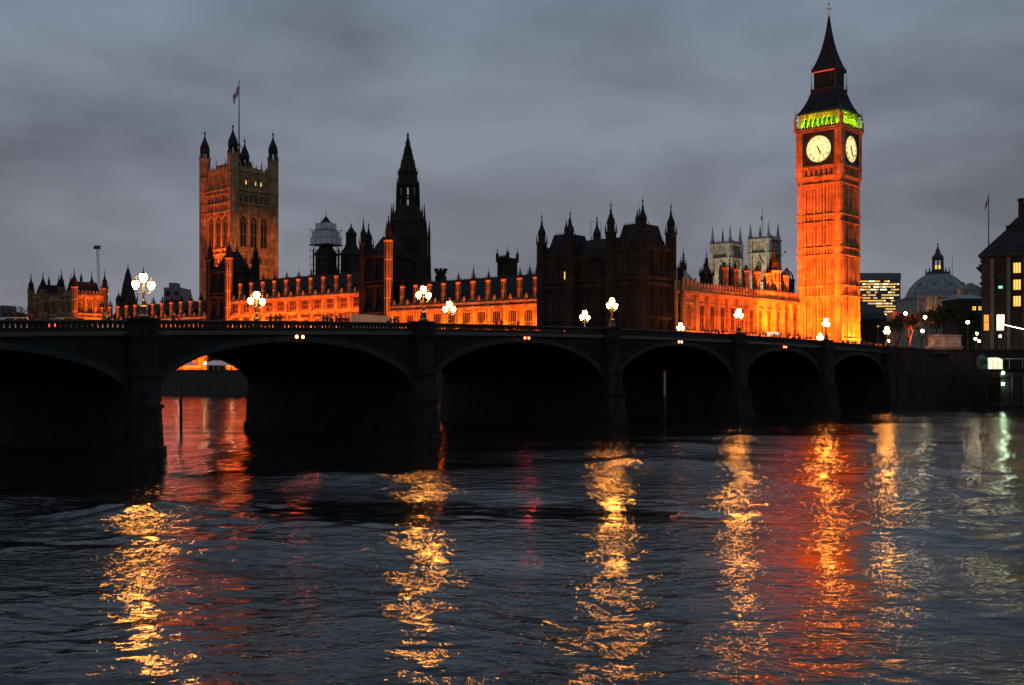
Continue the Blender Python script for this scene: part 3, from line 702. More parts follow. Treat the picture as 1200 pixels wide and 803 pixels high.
for x in (26.4, 32.2, 38, 43.8, 50, 60.5): turret(nw, x, 1.4, 26, 35.0, .95, 2.2, style='spire', bands=1)
turret(nw, 54.4, 1.6, 26, 36.0, 1.7, 7.2, style='lantern', bands=2)

# great hall and things behind the wing
hl = empty('great_hall', PW(-34, 14), PR); tag(hl, 'long grey roofed hall behind the red wing, left of the abbey towers', 'hall')
mb = MB(); mb.box(0, 20, 0, 42, 10, 27); mb.build('wall', M['stone_shaded'], hl)
mb = MB(); mb.add([(-.5,0,27),(20.5,0,27),(20.5,42,27),(-.5,42,27),(10,0,37.5),(10,42,37.5)], [(0,1,4),(1,2,5,4),(2,3,5),(3,0,4,5),(0,3,2,1)]); mb.build('roof', M['slate_g'], hl)
turret(hl, 10, 0, 27, 38, .8, 6, style='spire', m='stone_shaded', bands=1); turret(hl, 10, 42, 27, 38, .8, 6, style='spire', m='stone_shaded', bands=1)
def spire_t(name, label, cat, px, Y, ytip, ybase, r, m='stone_shaded', zb=20, **k):
    root = empty(name, (PX(px, Y), Y, zb), PR); tag(root, label, cat)
    z1 = PZ(ybase, Y); place(turret_mesh(zb, z1, r, PZ(ytip, Y) - z1, m=m, **k), 'turret', root, (0, 0, 0))
    return root
spire_t('stone_turret', 'dark broad turret with a sharp spire standing left of the left abbey tower', 'turret', 828, 345, 293, 322, 1.9, style='spire', bands=2)
spire_t('stone_turret', 'thin dark spirelet in front of the left abbey tower', 'turret', 855, 350, 300, 322, .8, style='spire', bands=1)
spire_t('stone_turret', 'thin dark pinnacle between the bell capped tower and the spire tower', 'turret', 432, 372, 262, 288, 1.5, style='lantern', bands=3)
spire_t('stone_turret', 'slim dark pinnacle above the roof line right of the crenellated chimney', 'turret', 555, 352, 309, 327, .7, style='spire', bands=1, zb=28)
spire_t('stone_turret', 'short pale tipped pinnacle just left of the dark middle pavilion', 'turret', 621, 350, 309, 322, .9, style='spire', bands=1, zb=28)
ch = empty('chimney_stack', (PX(516.5, 360), 360, 26), PR); tag(ch, 'dark octagonal chimney with a crenellated top above the floodlit range', 'chimney')
mb = MB(); z0 = 0; zt = PZ(315, 360) - 26
mb.lathe(0, 0, [(2.0, 0), (2.0, zt - 2.6), (1.6, zt - 2.2), (1.6, zt - 1.6), (2.1, zt - 1.2), (2.1, zt - .6)], 8)
for i in range(8):
    a = 2*math.pi*i/8; mb.box(1.75*math.cos(a) - .35, 1.75*math.cos(a) + .35, 1.75*math.sin(a) - .35, 1.75*math.sin(a) + .35, zt - .6, zt)
mb.build('shaft', M['stone_shaded'], ch)
# small square tower with four pinnacles
Yq = 420; qt = empty('church_tower', (PX(594.5, Yq), Yq, 12), PR); tag(qt, 'small dark square tower with four corner pinnacles above the floodlit range', 'tower')
zt = PZ(303, Yq) - 12
mb = MB(); mb.frust(0, 0, 0, zt, 2.8, 2.8, 2.7, 2.7); mb.box(-3, 3, -3, 3, zt - 1.5, zt - 1.1); crenel(mb, -2.8, 2.8, -2.8, -2.5, zt, .9, 1.2); mb.build('wall', M['stone_shaded'], qt)
for x in (-2.7, 2.7):
    for y in (-2.7, 2.7): place(turret_mesh(0, 3, .45, 3.0, m='stone_shaded', style='spire', bands=0), 'pinnacle', qt, (x, y, zt - 1.4))
place(window_mesh(1.4, 3.2, True, 'stone_shaded'), 'window', qt, (0, -2.83, zt - 6))

# ------------------------------------------------------------------ the clock tower
Bc = Vector((92.7, 313, 0)) - EX * 6.5 + EY * 6.5
ct = empty('clock_tower', (Bc.x, Bc.y, 10.5), PR)
tag(ct, 'tall square clock tower floodlit orange, with glowing dials, green lit belfry and dark spire', 'clock tower')
O = 10.5
def cz(z): return z - O
H1 = 6.35
mb = MB(); mb.frust(0, 0, 0, cz(17), H1 + .35, H1 + .35, H1, H1); mb.frust(0, 0, cz(17), cz(62.5), H1 - .05, H1 - .05, H1 - .05, H1 - .05)
LV = [29.2, 32.2, 40.8, 43.0, 50.2, 52.4, 61.2]
for i in range(4):
    c, s2 = [(1,0),(0,1),(-1,0),(0,-1)][i]
    def bx(u0, u1, v0, v1, z0, z1, m=0):                     # u along the face, v outwards
        pts = [(u0, -v0), (u1, -v0), (u1, -v1), (u0, -v1)]
        pts = [(x*c - y*s2, x*s2 + y*c) for x, y in pts]
        mb.plan(pts[::-1] if v1 > v0 else pts, z0, z1, m)
    h = H1 - .05
    for u in (-h + .75, h - .75):                            # clasping corner buttresses
        bx(u - .8, u + .8, h, h + .34, 0, cz(62.4))
        bx(u - .38, u + .38, h + .34, h + .46, 0, cz(62.2))
    n = 9
    for k in range(n + 1):
        u = -4.35 + 8.7 * k / n; wd = .22 if k % 3 == 0 else .10
        bx(u - wd, u + wd, h, h + (.3 if k % 3 == 0 else .18), cz(13), cz(62.2))
    for k in range(n):
        u = -4.35 + 8.7 * (k + .5) / n
        for (za, zb) in ((18, 27.5), (33.2, 39.8), (44, 49.4), (53.2, 60)):
            if k % 3 == 1: bx(u - .09, u + .09, h, h + .03, cz(za + .5), cz(zb), 1)
            else: bx(u - .13, u + .13, h, h + .025, cz(za), cz(zb), 1)
            bx(u - .4, u + .4, h, h + .16, cz(zb + .1), cz(zb + .3))
        for (za, zb) in ((29.8, 31.7), (41.3, 42.5), (50.7, 51.9), (14.2, 16)):
            bx(u - .13, u + .13, h, h + .04, cz(za), cz(zb), 1)
    for z in LV + [13, 17]: bx(-h - .42, h + .42, h, h + .6, cz(z - .16), cz(z + .16))
mb.build('shaft', [M['stone'], M['glass']], ct)
# arcaded band and clock stage
H2 = 6.85
mb = MB()
mb.frust(0, 0, cz(62.4), cz(63.2), H1 + .4, H1 + .4, H2, H2); mb.frust(0, 0, cz(63.2), cz(76.6), H2 - .3, H2 - .3, H2 - .3, H2 - .3)
for z, e_ in ((63.2, .15), (66.1, .25), (76.3, .35), (76.9, .65)): mb.box(-H2 - e_, H2 + e_, -H2 - e_, H2 + e_, cz(z), cz(z) + .35)
for i in range(4):
    c, s2 = [(1,0),(0,1),(-1,0),(0,-1)][i]; h = H2 - .3
    def bx(u0, u1, v0, v1, z0, z1, m=0):
        pts = [(x*c + v*s2, x*s2 - v*c) for x, v in ((u0, v0), (u0, v1), (u1, v1), (u1, v0))]
        mb.plan(pts[::-1], z0, z1, m)
    for u in (-h + .75, h - .75):
        bx(u - .95, u + .95, h, h + .5, cz(63.2), cz(76.3)); bx(u - .3, u + .3, h + .5, h + .66, cz(66.6), cz(76.2))
    for k in range(6):
        u = -4.6 + 9.2 * (k + .5) / 6
        bx(u - .3, u + .3, h, h + .05, cz(64.1), cz(65.4), 1)
        bx(u - .78, u - .55, h, h + .35, cz(63.5), cz(66.1))
    bx(4.35, 4.75, h, h + .35, cz(63.5), cz(66.1))
mb.build('clock_stage', [M['stone'], M['glass']], ct)
for i, rz in enumerate((0, R(90), R(180), R(270))):
    fr = MB(); h = H2 - .3
    for (x0, x1, z0, z1) in ((-4.75, -4.2, 66.5, 76.2), (4.2, 4.75, 66.5, 76.2), (-4.2, 4.2, 66.5, 67.0), (-4.2, 4.2, 75.7, 76.2)):
        fr.box(x0, x1, -h - .42, -h, cz(z0), cz(z1))
    fr.box(-4.2, 4.2, -h - .12, -h, cz(67), cz(75.7))
    for k in range(32):                                     # moulded ring round the dial
        a, b = 2*math.pi*k/32, 2*math.pi*(k+1)/32
        fr.bar((3.95*math.cos(a), -h - .2, cz(71.3) + 3.95*math.sin(a)), (3.95*math.cos(b), -h - .2, cz(71.3) + 3.95*math.sin(b)), .17, 5)
    for sx2 in (-1, 1):
        for sz2 in (-1, 1):
            fr.lathe(0, 0, [(.01, 0), (.01, .01)], 3)
            for q in range(6):
                a = math.pi/3*q; fr.bar((sx2*3.4, -h - .16, cz(71.3) + sz2*3.55), (sx2*3.4 + .5*math.cos(a), -h - .16, cz(71.3) + sz2*3.55 + .5*math.sin(a)), .09, 4)
    frame = place(fr.mesh('dial_frame', M['bronze']), 'dial_frame', ct, (0, 0, 0), rz)
    dm = MB(); c0 = (0, cz(71.3))
    pts = [(3.85*math.cos(2*math.pi*k/48), c0[1] + 3.85*math.sin(2*math.pi*k/48)) for k in range(48)]
    dm.poly(pts, -h - .2, -h - .13)
    dial = place(dm.mesh('clock_dial', M['dial']), 'clock_dial', ct, (0, 0, 0), rz)
    nm = MB(); y = -h - .215
    def ring(r, t):
        for k in range(48):
            a, b = 2*math.pi*k/48, 2*math.pi*(k+1)/48
            nm.bar((r*math.cos(a), y, c0[1] + r*math.sin(a)), (r*math.cos(b), y, c0[1] + r*math.sin(b)), t, 3)
    ring(3.72, .06); ring(3.35, .045); ring(2.55, .045); ring(1.2, .05)
    for k in range(60):
        a = 2*math.pi*k/60; nm.bar((3.35*math.sin(a), y, c0[1] + 3.35*math.cos(a)), (3.72*math.sin(a), y, c0[1] + 3.72*math.cos(a)), .025, 3)
    for k in range(12):
        a = 2*math.pi*k/12 + math.pi/12; nm.bar((.4*math.sin(a), y, c0[1] + .4*math.cos(a)), (2.55*math.sin(a), y, c0[1] + 2.55*math.cos(a)), .022, 3)
    rom = ['XII', 'I', 'II', 'III', 'IIII', 'V', 'VI', 'VII', 'VIII', 'IX', 'X', 'XI']
    for k, tx in enumerate(rom):
        a = 2*math.pi*k/12; ux, uz = math.cos(a), -math.sin(a); rx, rz_ = math.sin(a), math.cos(a)
        wds = {'I': .17, 'V': .34, 'X': .34}; tot = sum(wds[t] for t in tx); cur = -tot / 2
        def P2(u, r): return (ux*u + rx*r, y, c0[1] + uz*u + rz_*r)
        for t in tx:
            wd = wds[t]; m0 = cur + wd / 2; r0, r1 = 2.66, 3.26
            if t == 'I': nm.bar(P2(m0, r0), P2(m0, r1), .06, 4)
            elif t == 'V': nm.bar(P2(m0, r0), P2(m0 - wd*.36, r1), .065, 4); nm.bar(P2(m0, r0), P2(m0 + wd*.36, r1), .04, 4)
            else: nm.bar(P2(m0 + wd*.36, r0), P2(m0 - wd*.36, r1), .065, 4); nm.bar(P2(m0 - wd*.36, r0), P2(m0 + wd*.36, r1), .04, 4)
            cur += wd
    place(nm.mesh('numerals', M['black']), 'numerals', dial, (0, 0, 0), 0)
    for nme, aa, ln, wd in (('minute_hand', 24 * 6, 3.3, .10), ('hour_hand', (5 + 24/60) * 30, 2.1, .17)):
        hm = MB(); a = R(aa); dx, dz = math.sin(a), math.cos(a)
        hm.bar((-dx*.9, y - .05, c0[1] - dz*.9), (dx*ln*.75, y - .05, c0[1] + dz*ln*.75), wd, 4); hm.bar((dx*ln*.75, y - .05, c0[1] + dz*ln*.75), (dx*ln, y - .05, c0[1] + dz*ln), wd, 4, 0, .03)
        hm.ball((0, y - .05, c0[1]), .25)
        place(hm.mesh(nme, M['black']), nme, dial)
# belfry
bz0, bz1 = 77.25, 82.0
HB = 6.15
mb = MB(); mb.box(-HB + .9, HB - .9, -HB + .9, HB - .9, cz(bz0), cz(bz1)); mb.build('belfry_core', M['stone_shaded'], ct)  # core given the shaded stone so the arcade openings look dark
for i, rz in enumerate((0, R(90), R(180), R(270))):
    b = MB(); b.box(-HB, -HB + 1.1, -HB, -HB + 1.1, cz(bz0), cz(bz1)) ; nA = 7
    x0 = -HB + 1.1; Wd = (2*HB - 2.2) / nA
    for k in range(nA + 1): b.box(x0 + Wd*k - .17, x0 + Wd*k + .17, -HB, -HB + .45, cz(bz0), cz(bz1 - 1.2))
    for k in range(nA):
        c = x0 + Wd*(k + .5); hw = Wd/2 - .17
        for sg in (-1, 1): b.poly([(c + sg*hw, cz(bz1 - 2.2)), (c + sg*hw, cz(bz1 - 1.0)), (c, cz(bz1 - 1.0)), (c, cz(bz1 - 1.25)), (c + sg*hw*.6, cz(bz1 - 1.7))][::sg], -HB + .05, -HB + .4)
    b.box(x0 + .001, HB - 1.101, -HB + .02, -HB + .5, cz(bz1 - 1.0), cz(bz1)); b.box(-HB + .0, HB, -HB - .12, -HB - .003, cz(bz1 - .5), cz(bz1 - .1))
    crenel(b, -HB - .5, HB + .5, -H2 - .35, -H2 - .1, cz(bz0), .9, .8)
    place(b.mesh('belfry_arcade', M['stone']), 'belfry_arcade', ct, (0, 0, 0), rz)
for x in (-1, 1):
    for y in (-1, 1): place(turret_mesh(0, 3.2, .4, 3.4, style='spire', bands=1, m='stone'), 'pinnacle', ct, (x * (H2 + .1), y * (H2 + .1), cz(bz0)))
mb = MB()
prof = [(6.75, 81.7), (6.8, 82.1), (6.1, 82.9), (5.2, 84.6), (4.5, 86.3), (3.85, 88.4), (3.7, 89.0)]
for (ra, za), (rb, zb) in zip(prof[:-1], prof[1:]): mb.frust(0, 0, cz(za), cz(zb), ra, ra, rb, rb)
for z, r_ in ((83.6, 5.8), (85.4, 4.95), (87, 4.3)):           # roof dormers
    for k in (-1, 0, 1):
        for (dx, dy) in ((k, -1), (1, k)): mb.frust(dx*r_*(.55 if dx == k and dy == -1 else 1), dy*r_*(.55 if dy == k and dx == 1 else 1), cz(z) - .3, cz(z) + .5, .28, .28, .05, .05)
mb.build('lower_roof', M['slate'], ct)
mb = MB(); mb.box(-3.95, 3.95, -3.95, 3.95, cz(89.0), cz(89.35)); mb.box(-2.7, 2.7, -2.7, 2.7, cz(89.35), cz(94.4)); mb.box(-3.3, 3.3, -3.3, 3.3, cz(94.0), cz(94.4))
for sx2, sy2 in ((1,0),(-1,0),(0,1),(0,-1)):
    for k in range(8):
        u = -3.0 + 6.0*k/7; x = sx2*3.05 + (u if sx2 == 0 else 0); y = sy2*3.05 + (u if sy2 == 0 else 0); mb.box(x-.14, x+.14, y-.14, y+.14, cz(89.35), cz(94.0))
for x in (-3.7, 3.7):
    for y in (-3.7, 3.7): mb.bar((x, y, cz(88.7)), (x, y, cz(91)), .22, 6, 0, .12); mb.bar((x, y, cz(91)), (x, y, cz(97)), .09, 5, 0, .02)
mb.build('lantern_stage', M['bronze'], ct)
mb = MB(); mb.box(-3.15, 3.15, -3.45, -3.38, cz(94.1), cz(94.5)); mb.build('light_strip', M['strip'], ct)
mb = MB(); prof = [(3.65, 94.4), (3.75, 94.9), (3.0, 96.6), (2.35, 98.5), (1.75, 100.6), (1.25, 102.9), (.8, 105.6), (.42, 108.6), (.2, 110.6)]
for (ra, za), (rb, zb) in zip(prof[:-1], prof[1:]): mb.frust(0, 0, cz(za), cz(zb), ra, ra, rb, rb)
for z, r_ in ((97.1, 2.85), (99.2, 2.2), (101.6, 1.55)):
    for k in (-.5, .5):
        mb.frust(k*r_, -r_, cz(z) - .2, cz(z) + .45, .2, .2, .04, .04); mb.frust(r_, k*r_, cz(z) - .2, cz(z) + .45, .2, .2, .04, .04)
sp_ = mb.build('spire', M['slate'], ct)
mb = MB(); mb.ball((0, 0, cz(110.8)), .38); mb.bar((0, 0, cz(110.6)), (0, 0, cz(116.4)), .10, 6, 0, .04); mb.ball((0, 0, cz(114.3)), .3)
mb.bar((-.95, 0, cz(113.0)), (.95, 0, cz(113.0)), .08, 5); mb.bar((0, -.95, cz(113.0)), (0, .95, cz(113.0)), .08, 5)
for a in range(4): mb.ball((.95*math.cos(a*math.pi/2), .95*math.sin(a*math.pi/2), cz(113.0)), .17)
mb.build('finial', M['gilt'], sp_)
mb = MB(); mb.box(-.35, .35, -.35, .35, cz(88.76), cz(92)); 

# ------------------------------------------------------------------ the great square flag tower
Yv = 462; vx = PX(273, Yv); W_ = 20.4
vt = empty('square_tower', (vx, Yv, 11), PR)
tag(vt, 'massive square gothic tower with four corner turrets, partly lit orange', 'tower')
def vz(y): return CAM_H + (HOR - y) / F * Yv - 11
zt = vz(199)
def vface(loc, rz, nm):
    mb = MB(); mb.box(0, W_, 0, .8, 0, zt)
    for x0 in (2.4, 18.0, 7.6, 12.8): mb.box(x0 - .35, x0 + .35, -.45, -.001, 0, zt - 3)
    for y_ in (221, 226, 237, 247, 291, 297, 310, 318, 340): z = vz(y_); mb.box(1.8, W_ - 1.8, -.75, -.002, z - .22, z + .3)
    for k in range(16):
        x = 2.6 + 15.2 * (k + .5) / 16
        mb.box(x - .1, x + .1, -.28, -.003, vz(218) , vz(208)); mb.box(x - .1, x + .1, -.24, -.003, vz(246), vz(238.5))
        mb.box(x - .12, x + .12, -.24, -.003, vz(375), vz(320)); mb.box(x - .1, x + .1, -.24, -.003, vz(309), vz(298.5)) if k % 3 else None
    crenel(mb, 2.4, 18.0, -.5, -.1, zt, 1.6, 1.3)
    for k in range(6): mb.poly([(3.4 + 2.7*k - .7, zt + .8), (3.4 + 2.7*k + .7, zt + .8), (3.4 + 2.7*k, zt + 2.9)], -.45, -.15)
    for k in range(3):                                       # deep hoods over the great windows
        cx = 5.0 + 5.2 * k
        for sg in (-1, 1): mb.bar((cx + sg*2.1, -.35, vz(254)), (cx, -.35, vz(248.5)), .22, 4)
    mb.build('wall', M['stone'], vt, loc, rz)
    c, s2 = math.cos(rz), math.sin(rz)
    def pw(x, z, me): place(me, 'window', vt, (loc[0] + c*x, loc[1] + s2*x, z), rz)
    for k in range(3):
        cx = 5.0 + 5.2 * k; pw(cx, vz(288), window_mesh(3.5, round(vz(251) - vz(288), 1), True, 'stone', 1, 2))
    for k in range(6): cx = 3.8 + 2.56 * k; pw(cx, vz(235.5), window_mesh(1.5, 2.4, False, 'stone', 1, 1)); pw(cx, vz(308), window_mesh(1.4, 2.6, False, 'stone', 1, 0))
    for k in range(3): pw(5.0 + 5.2 * k, vz(338), window_mesh(2.2, 5.0, True, 'stone', 1, 1))
    for k in range(6): cx = 3.8 + 2.56 * k; pw(cx, vz(214), window_mesh(1.0, 1.9, True, 'stone', 0, 0, 'lit_y' if (nm == 'e' and k in (1, 3, 4)) else 'glass'))  # glowing panes stand in for niches lit yellow
vface((-W_, 0, 0), 0, 's'); vface((0, 0, 0), R(90), 'e')
mb = MB(); mb.box(-W_, -.81, .81, W_, 0, zt - .2); mb.box(-W_ - .4, -W_ - .001, 0, W_, zt - 2, zt + 1); mb.box(-W_, 0, W_ + .001, W_ + .4, zt - 2, zt + 1)
mb.build('core_wall', M['stone'], vt)
mb = MB(); mb.box(-W_ + 3.2, -3.2, 3.2, W_ - 3.2, zt - .2, zt + 2.6); crenel(mb, -W_ + 3.2, -3.2, 3.1, 3.5, zt + 2.6, 1.3, 1.1)
for k in range(7): mb.bar((-3.2, 3.6 + k*2.6, zt + 2.6), (-3.2, 3.6 + k*2.6, zt + 4.4), .3, 4, 0, .03)
for (x, y) in ((-3.4, 3.4), (-W_/2, 3.3), (-3.3, W_/2), (-W_ + 3.4, 3.4), (-3.4, W_ - 3.4)): mb.bar((x, y, zt + 2.6), (x, y, zt + 7), .34, 4, 0, .03)
mb.build('crown_wall', M['stone'], vt)
mb = MB(); mb.hip(-W_ + 4, -4, 4, W_ - 4, zt + 2.5, zt + 4.6, 3.5, insy=4.5); mb.box(-W_/2 - 4, -W_/2 + 4, W_/2 - 4, W_/2 + 4, zt + 3.6, zt + 5)
for k in range(8):
    for yy in (W_/2 - 4, W_/2 + 4): mb.bar((-W_/2 - 4 + 8*k/7, yy, zt + 5), (-W_/2 - 4 + 8*k/7, yy, zt + 6.6), .15, 4, 0, .03)
for k in range(4):                                           # iron braces carrying the pole
    a = math.pi/4 + k*math.pi/2; mb.bar((-W_/2 + 5.5*math.cos(a), W_/2 + 5.5*math.sin(a), zt + 4), (-W_/2, W_/2, zt + 14), .3, 5, 0, .15)
mb.build('roof', M['slate'], vt)
for (x, y) in ((0, 0), (-W_, 0), (0, W_), (-W_, W_)):
    mb = MB(); r_ = 2.15; Ht = vz(181); prof = [(r_ + .3, 0), (r_, 8)]
    for y_ in (340, 310, 291, 247, 237, 221, 204): z = vz(y_); prof += [(r_, z - .3), (r_*1.12, z - .1), (r_*1.12, z + .3), (r_, z + .5)]
    prof += [(r_, Ht - .3), (r_*1.15, Ht), (r_*1.15, Ht + .4)]
    mb.lathe(x, y, prof, 8)
    for i in range(8):
        a = math.pi/8 + math.pi/4*i; mb.bar((x + r_*math.cos(a), y + r_*math.sin(a), 4), (x + r_*math.cos(a), y + r_*math.sin(a), Ht + 1.2), .2, 4)
        mb.bar((x + r_*1.1*math.cos(a), y + r_*1.1*math.sin(a), Ht + .4), (x + r_*1.1*math.cos(a), y + r_*1.1*math.sin(a), Ht + 2.2), .16, 4, 0, .03)
    tr_ = mb.build('corner_turret', M['stone_shaded'] if (x, y) == (0, 0) and False else M['stone'], vt)
    mb = MB(); top = vz(148) - Ht                              # open lantern and ogee cap
    for i in range(8):
        a = math.pi/8 + math.pi/4*i; mb.bar((x + 1.7*math.cos(a), y + 1.7*math.sin(a), Ht + .4), (x + 1.7*math.cos(a), y + 1.7*math.sin(a), Ht + 3.6), .28, 4)
    mb.lathe(x, y, [(1.95, Ht + 3.4), (2.15, Ht + 3.8), (2.1, Ht + 4.6), (1.75, Ht + 6.2), (1.2, Ht + 7.5), (.6, Ht + 8.9), (.28, Ht + 10.2), (.22, Ht + 11.2)], 8)
    mb.ball((x, y, Ht + 11.6), .5); mb.bar((x, y, Ht + 11.6), (x, y, Ht + 13.4), .1, 5, 0, .03)
    mb.build('turret_cap', M['slate'], tr_)
fp = empty('flagpole', (vx + (-EX*W_/2 + EY*W_/2).x, Yv + (-EX*W_/2 + EY*W_/2).y, 11 + zt + 4.9), PR)
tag(fp, 'tall thin flagpole on the great square tower, with a drooping flag near its top', 'flagpole')
Lp = PZ(90, 468) - (11 + zt + 4.9)
mb = MB(); mb.bar((0, 0, 0), (0, 0, Lp), .38, 8, 0, .15); mb.ball((0, 0, Lp + .2), .35); mb.build('pole', M['iron'], fp)
def union_flag(parent, z, Lx, Hz, droop):
    """limp flag: a waving sheet, crossed stripes as its own material areas"""
    nx_, nz_ = 20, 12; vs = []; fs = []; mi = []
    for i in range(nx_ + 1):
        for j in range(nz_ + 1):
            u, v = i / nx_, j / nz_
            x = -u * Lx * (1 - droop * .45); zz = z + (v - 1) * Hz * (1 - .25 * u) - u * Lx * droop * (1.0 - .25 * v)
            y = .35 * math.sin(u * 9 + v * 2) * u; vs.append((x, y, zz))
    for i in range(nx_):
        for j in range(nz_):
            u, v = (i + .5) / nx_ - .5, (j + .5) / nz_ - .5
            if abs(u) < .07 or abs(v) < .1: k = 1
            elif abs(u) < .12 or abs(v) < .17: k = 2
            elif abs(abs(u) - abs(v)) < .05: k = 1
            elif abs(abs(u) - abs(v)) < .11: k = 2
            else: k = 0
            a = i * (nz_ + 1) + j; fs.append((a, a + nz_ + 1, a + nz_ + 2, a + 1)); mi.append(k)
    b = MB(); b.v = vs; b.f = fs; b.m = mi
    f_ = b.build('flag', [M['blue'], M['red'], M['white']], parent)
    md = f_.modifiers.new('thick', 'SOLIDIFY'); md.thickness = .03
    return f_
union_flag(fp, Lp - 1, 6.6, 3.6, .85)

# ------------------------------------------------------------------ the octagonal spire tower
Yc = 408; cp = Vector((PX(478, Yc), Yc, 25)); sp = empty('spire_tower', cp, PR + R(10))
tag(sp, 'tall dark octagonal tower with an open lantern and a slender spire, left of centre', 'tower')
def sz(y): return PZ(y, Yc) - 25
mb = MB()
mb.lathe(0, 0, [(8.6, 0), (8.3, sz(330)), (8.5, sz(329)), (7.4, sz(322)), (7.2, sz(282)), (7.5, sz(281)), (7.5, sz(279)), (6.9, sz(278)), (6.6, sz(262)), (6.9, sz(261)), (6.8, sz(258)), (6.2, sz(257)), (4.6, sz(245)), (4.3, sz(243))], 8)
for i in range(8):
    a = math.pi/8 + math.pi/4*i; c, s2 = math.cos(a), math.sin(a)
    mb.bar((8.4*c, 8.4*s2, 0), (8.0*c, 8.0*s2, sz(300)), .8, 4, 0, .6); mb.bar((8.0*c, 8.0*s2, sz(300)), (8.0*c, 8.0*s2, sz(272)), .5, 4); mb.bar((8.0*c, 8.0*s2, sz(272)), (8.0*c, 8.0*s2, sz(257)), .42, 4, 0, .04)
    mb.bar((6.9*c, 6.9*s2, sz(278)), (6.2*c, 6.2*s2, sz(250)), .5, 4, 0, .3); mb.bar((6.2*c, 6.2*s2, sz(250)), (6.2*c, 6.2*s2, sz(238)), .34, 4, 0, .03)
    a2 = math.pi/4*i; ap = 7.25*math.cos(math.pi/8)
    for dz in (318,): 
        for k in (-1, 0, 1):
            tx, ty = -math.sin(a2)*k*1.3, math.cos(a2)*k*1.3
            mb.bar((ap*math.cos(a2) + tx, ap*math.sin(a2) + ty, sz(318)), (ap*math.cos(a2)*.97 + tx, ap*math.sin(a2)*.97 + ty, sz(286)), .42, 4, 1)
mb.build('tower_body', [M['stone_shaded'], M['glass']], sp)
mb = MB()
for i in range(8):
    a = math.pi/8 + math.pi/4*i; c, s2 = math.cos(a), math.sin(a); r_ = 3.9
    mb.bar((r_*c, r_*s2, sz(244)), (r_*c*.92, r_*s2*.92, sz(214)), .62, 4, 0, .5)
    mb.bar((r_*c*1.12, r_*s2*1.12, sz(244)), (r_*c*1.06, r_*s2*1.06, sz(219)), .25, 4); mb.bar((r_*c*1.06, r_*s2*1.06, sz(219)), (r_*c*1.06, r_*s2*1.06, sz(207)), .24, 4, 0, .03)
    b = math.pi/8 + math.pi/4*(i+1)
    for y_, t in ((243, .4), (231, .5), (216, .9)): 
        q = 1 - .08*(244 - y_)/30; mb.bar((r_*c*q, r_*s2*q, sz(y_)), (r_*math.cos(b)*q, r_*math.sin(b)*q, sz(y_)), t, 4)
    m1 = ((c + math.cos(b))/2*r_*.97, (s2 + math.sin(b))/2*r_*.97); mb.bar((*m1, sz(244)), (m1[0]*.94, m1[1]*.94, sz(216)), .2, 4)
mb.lathe(0, 0, [(3.9, sz(217)), (4.0, sz(215)), (3.7, sz(213)), (3.5, sz(205)), (3.9, sz(203.5)), (3.3, sz(202)), (2.5, sz(189)), (2.7, sz(188)), (2.2, sz(187)), (1.3, sz(174)), (1.5, sz(173.3)), (1.1, sz(172.5)), (.35, sz(160)), (.25, sz(158.5))], 8)
for i in range(8):
    a = math.pi/8 + math.pi/4*i
    for (r_, y_) in ((3.0, 198), (2.55, 192), (1.9, 183), (1.5, 178), (.9, 168)): mb.bar((r_*math.cos(a), r_*math.sin(a), sz(y_)), ((r_+.45)*math.cos(a), (r_+.45)*math.sin(a), sz(y_) + .5), .14, 4, 0, .02)
    mb.bar((3.6*math.cos(a), 3.6*math.sin(a), sz(205)), (3.6*math.cos(a), 3.6*math.sin(a), sz(197)), .3, 4, 0, .03)
mb.ball((0, 0, sz(158)), .5); mb.bar((0, 0, sz(158)), (0, 0, sz(153.5)), .12, 5, 0, .04)
mb.build('lantern_spire', M['stone_shaded'], sp)
# lit front turret standing before the spire tower's left flank is part of the square block tower

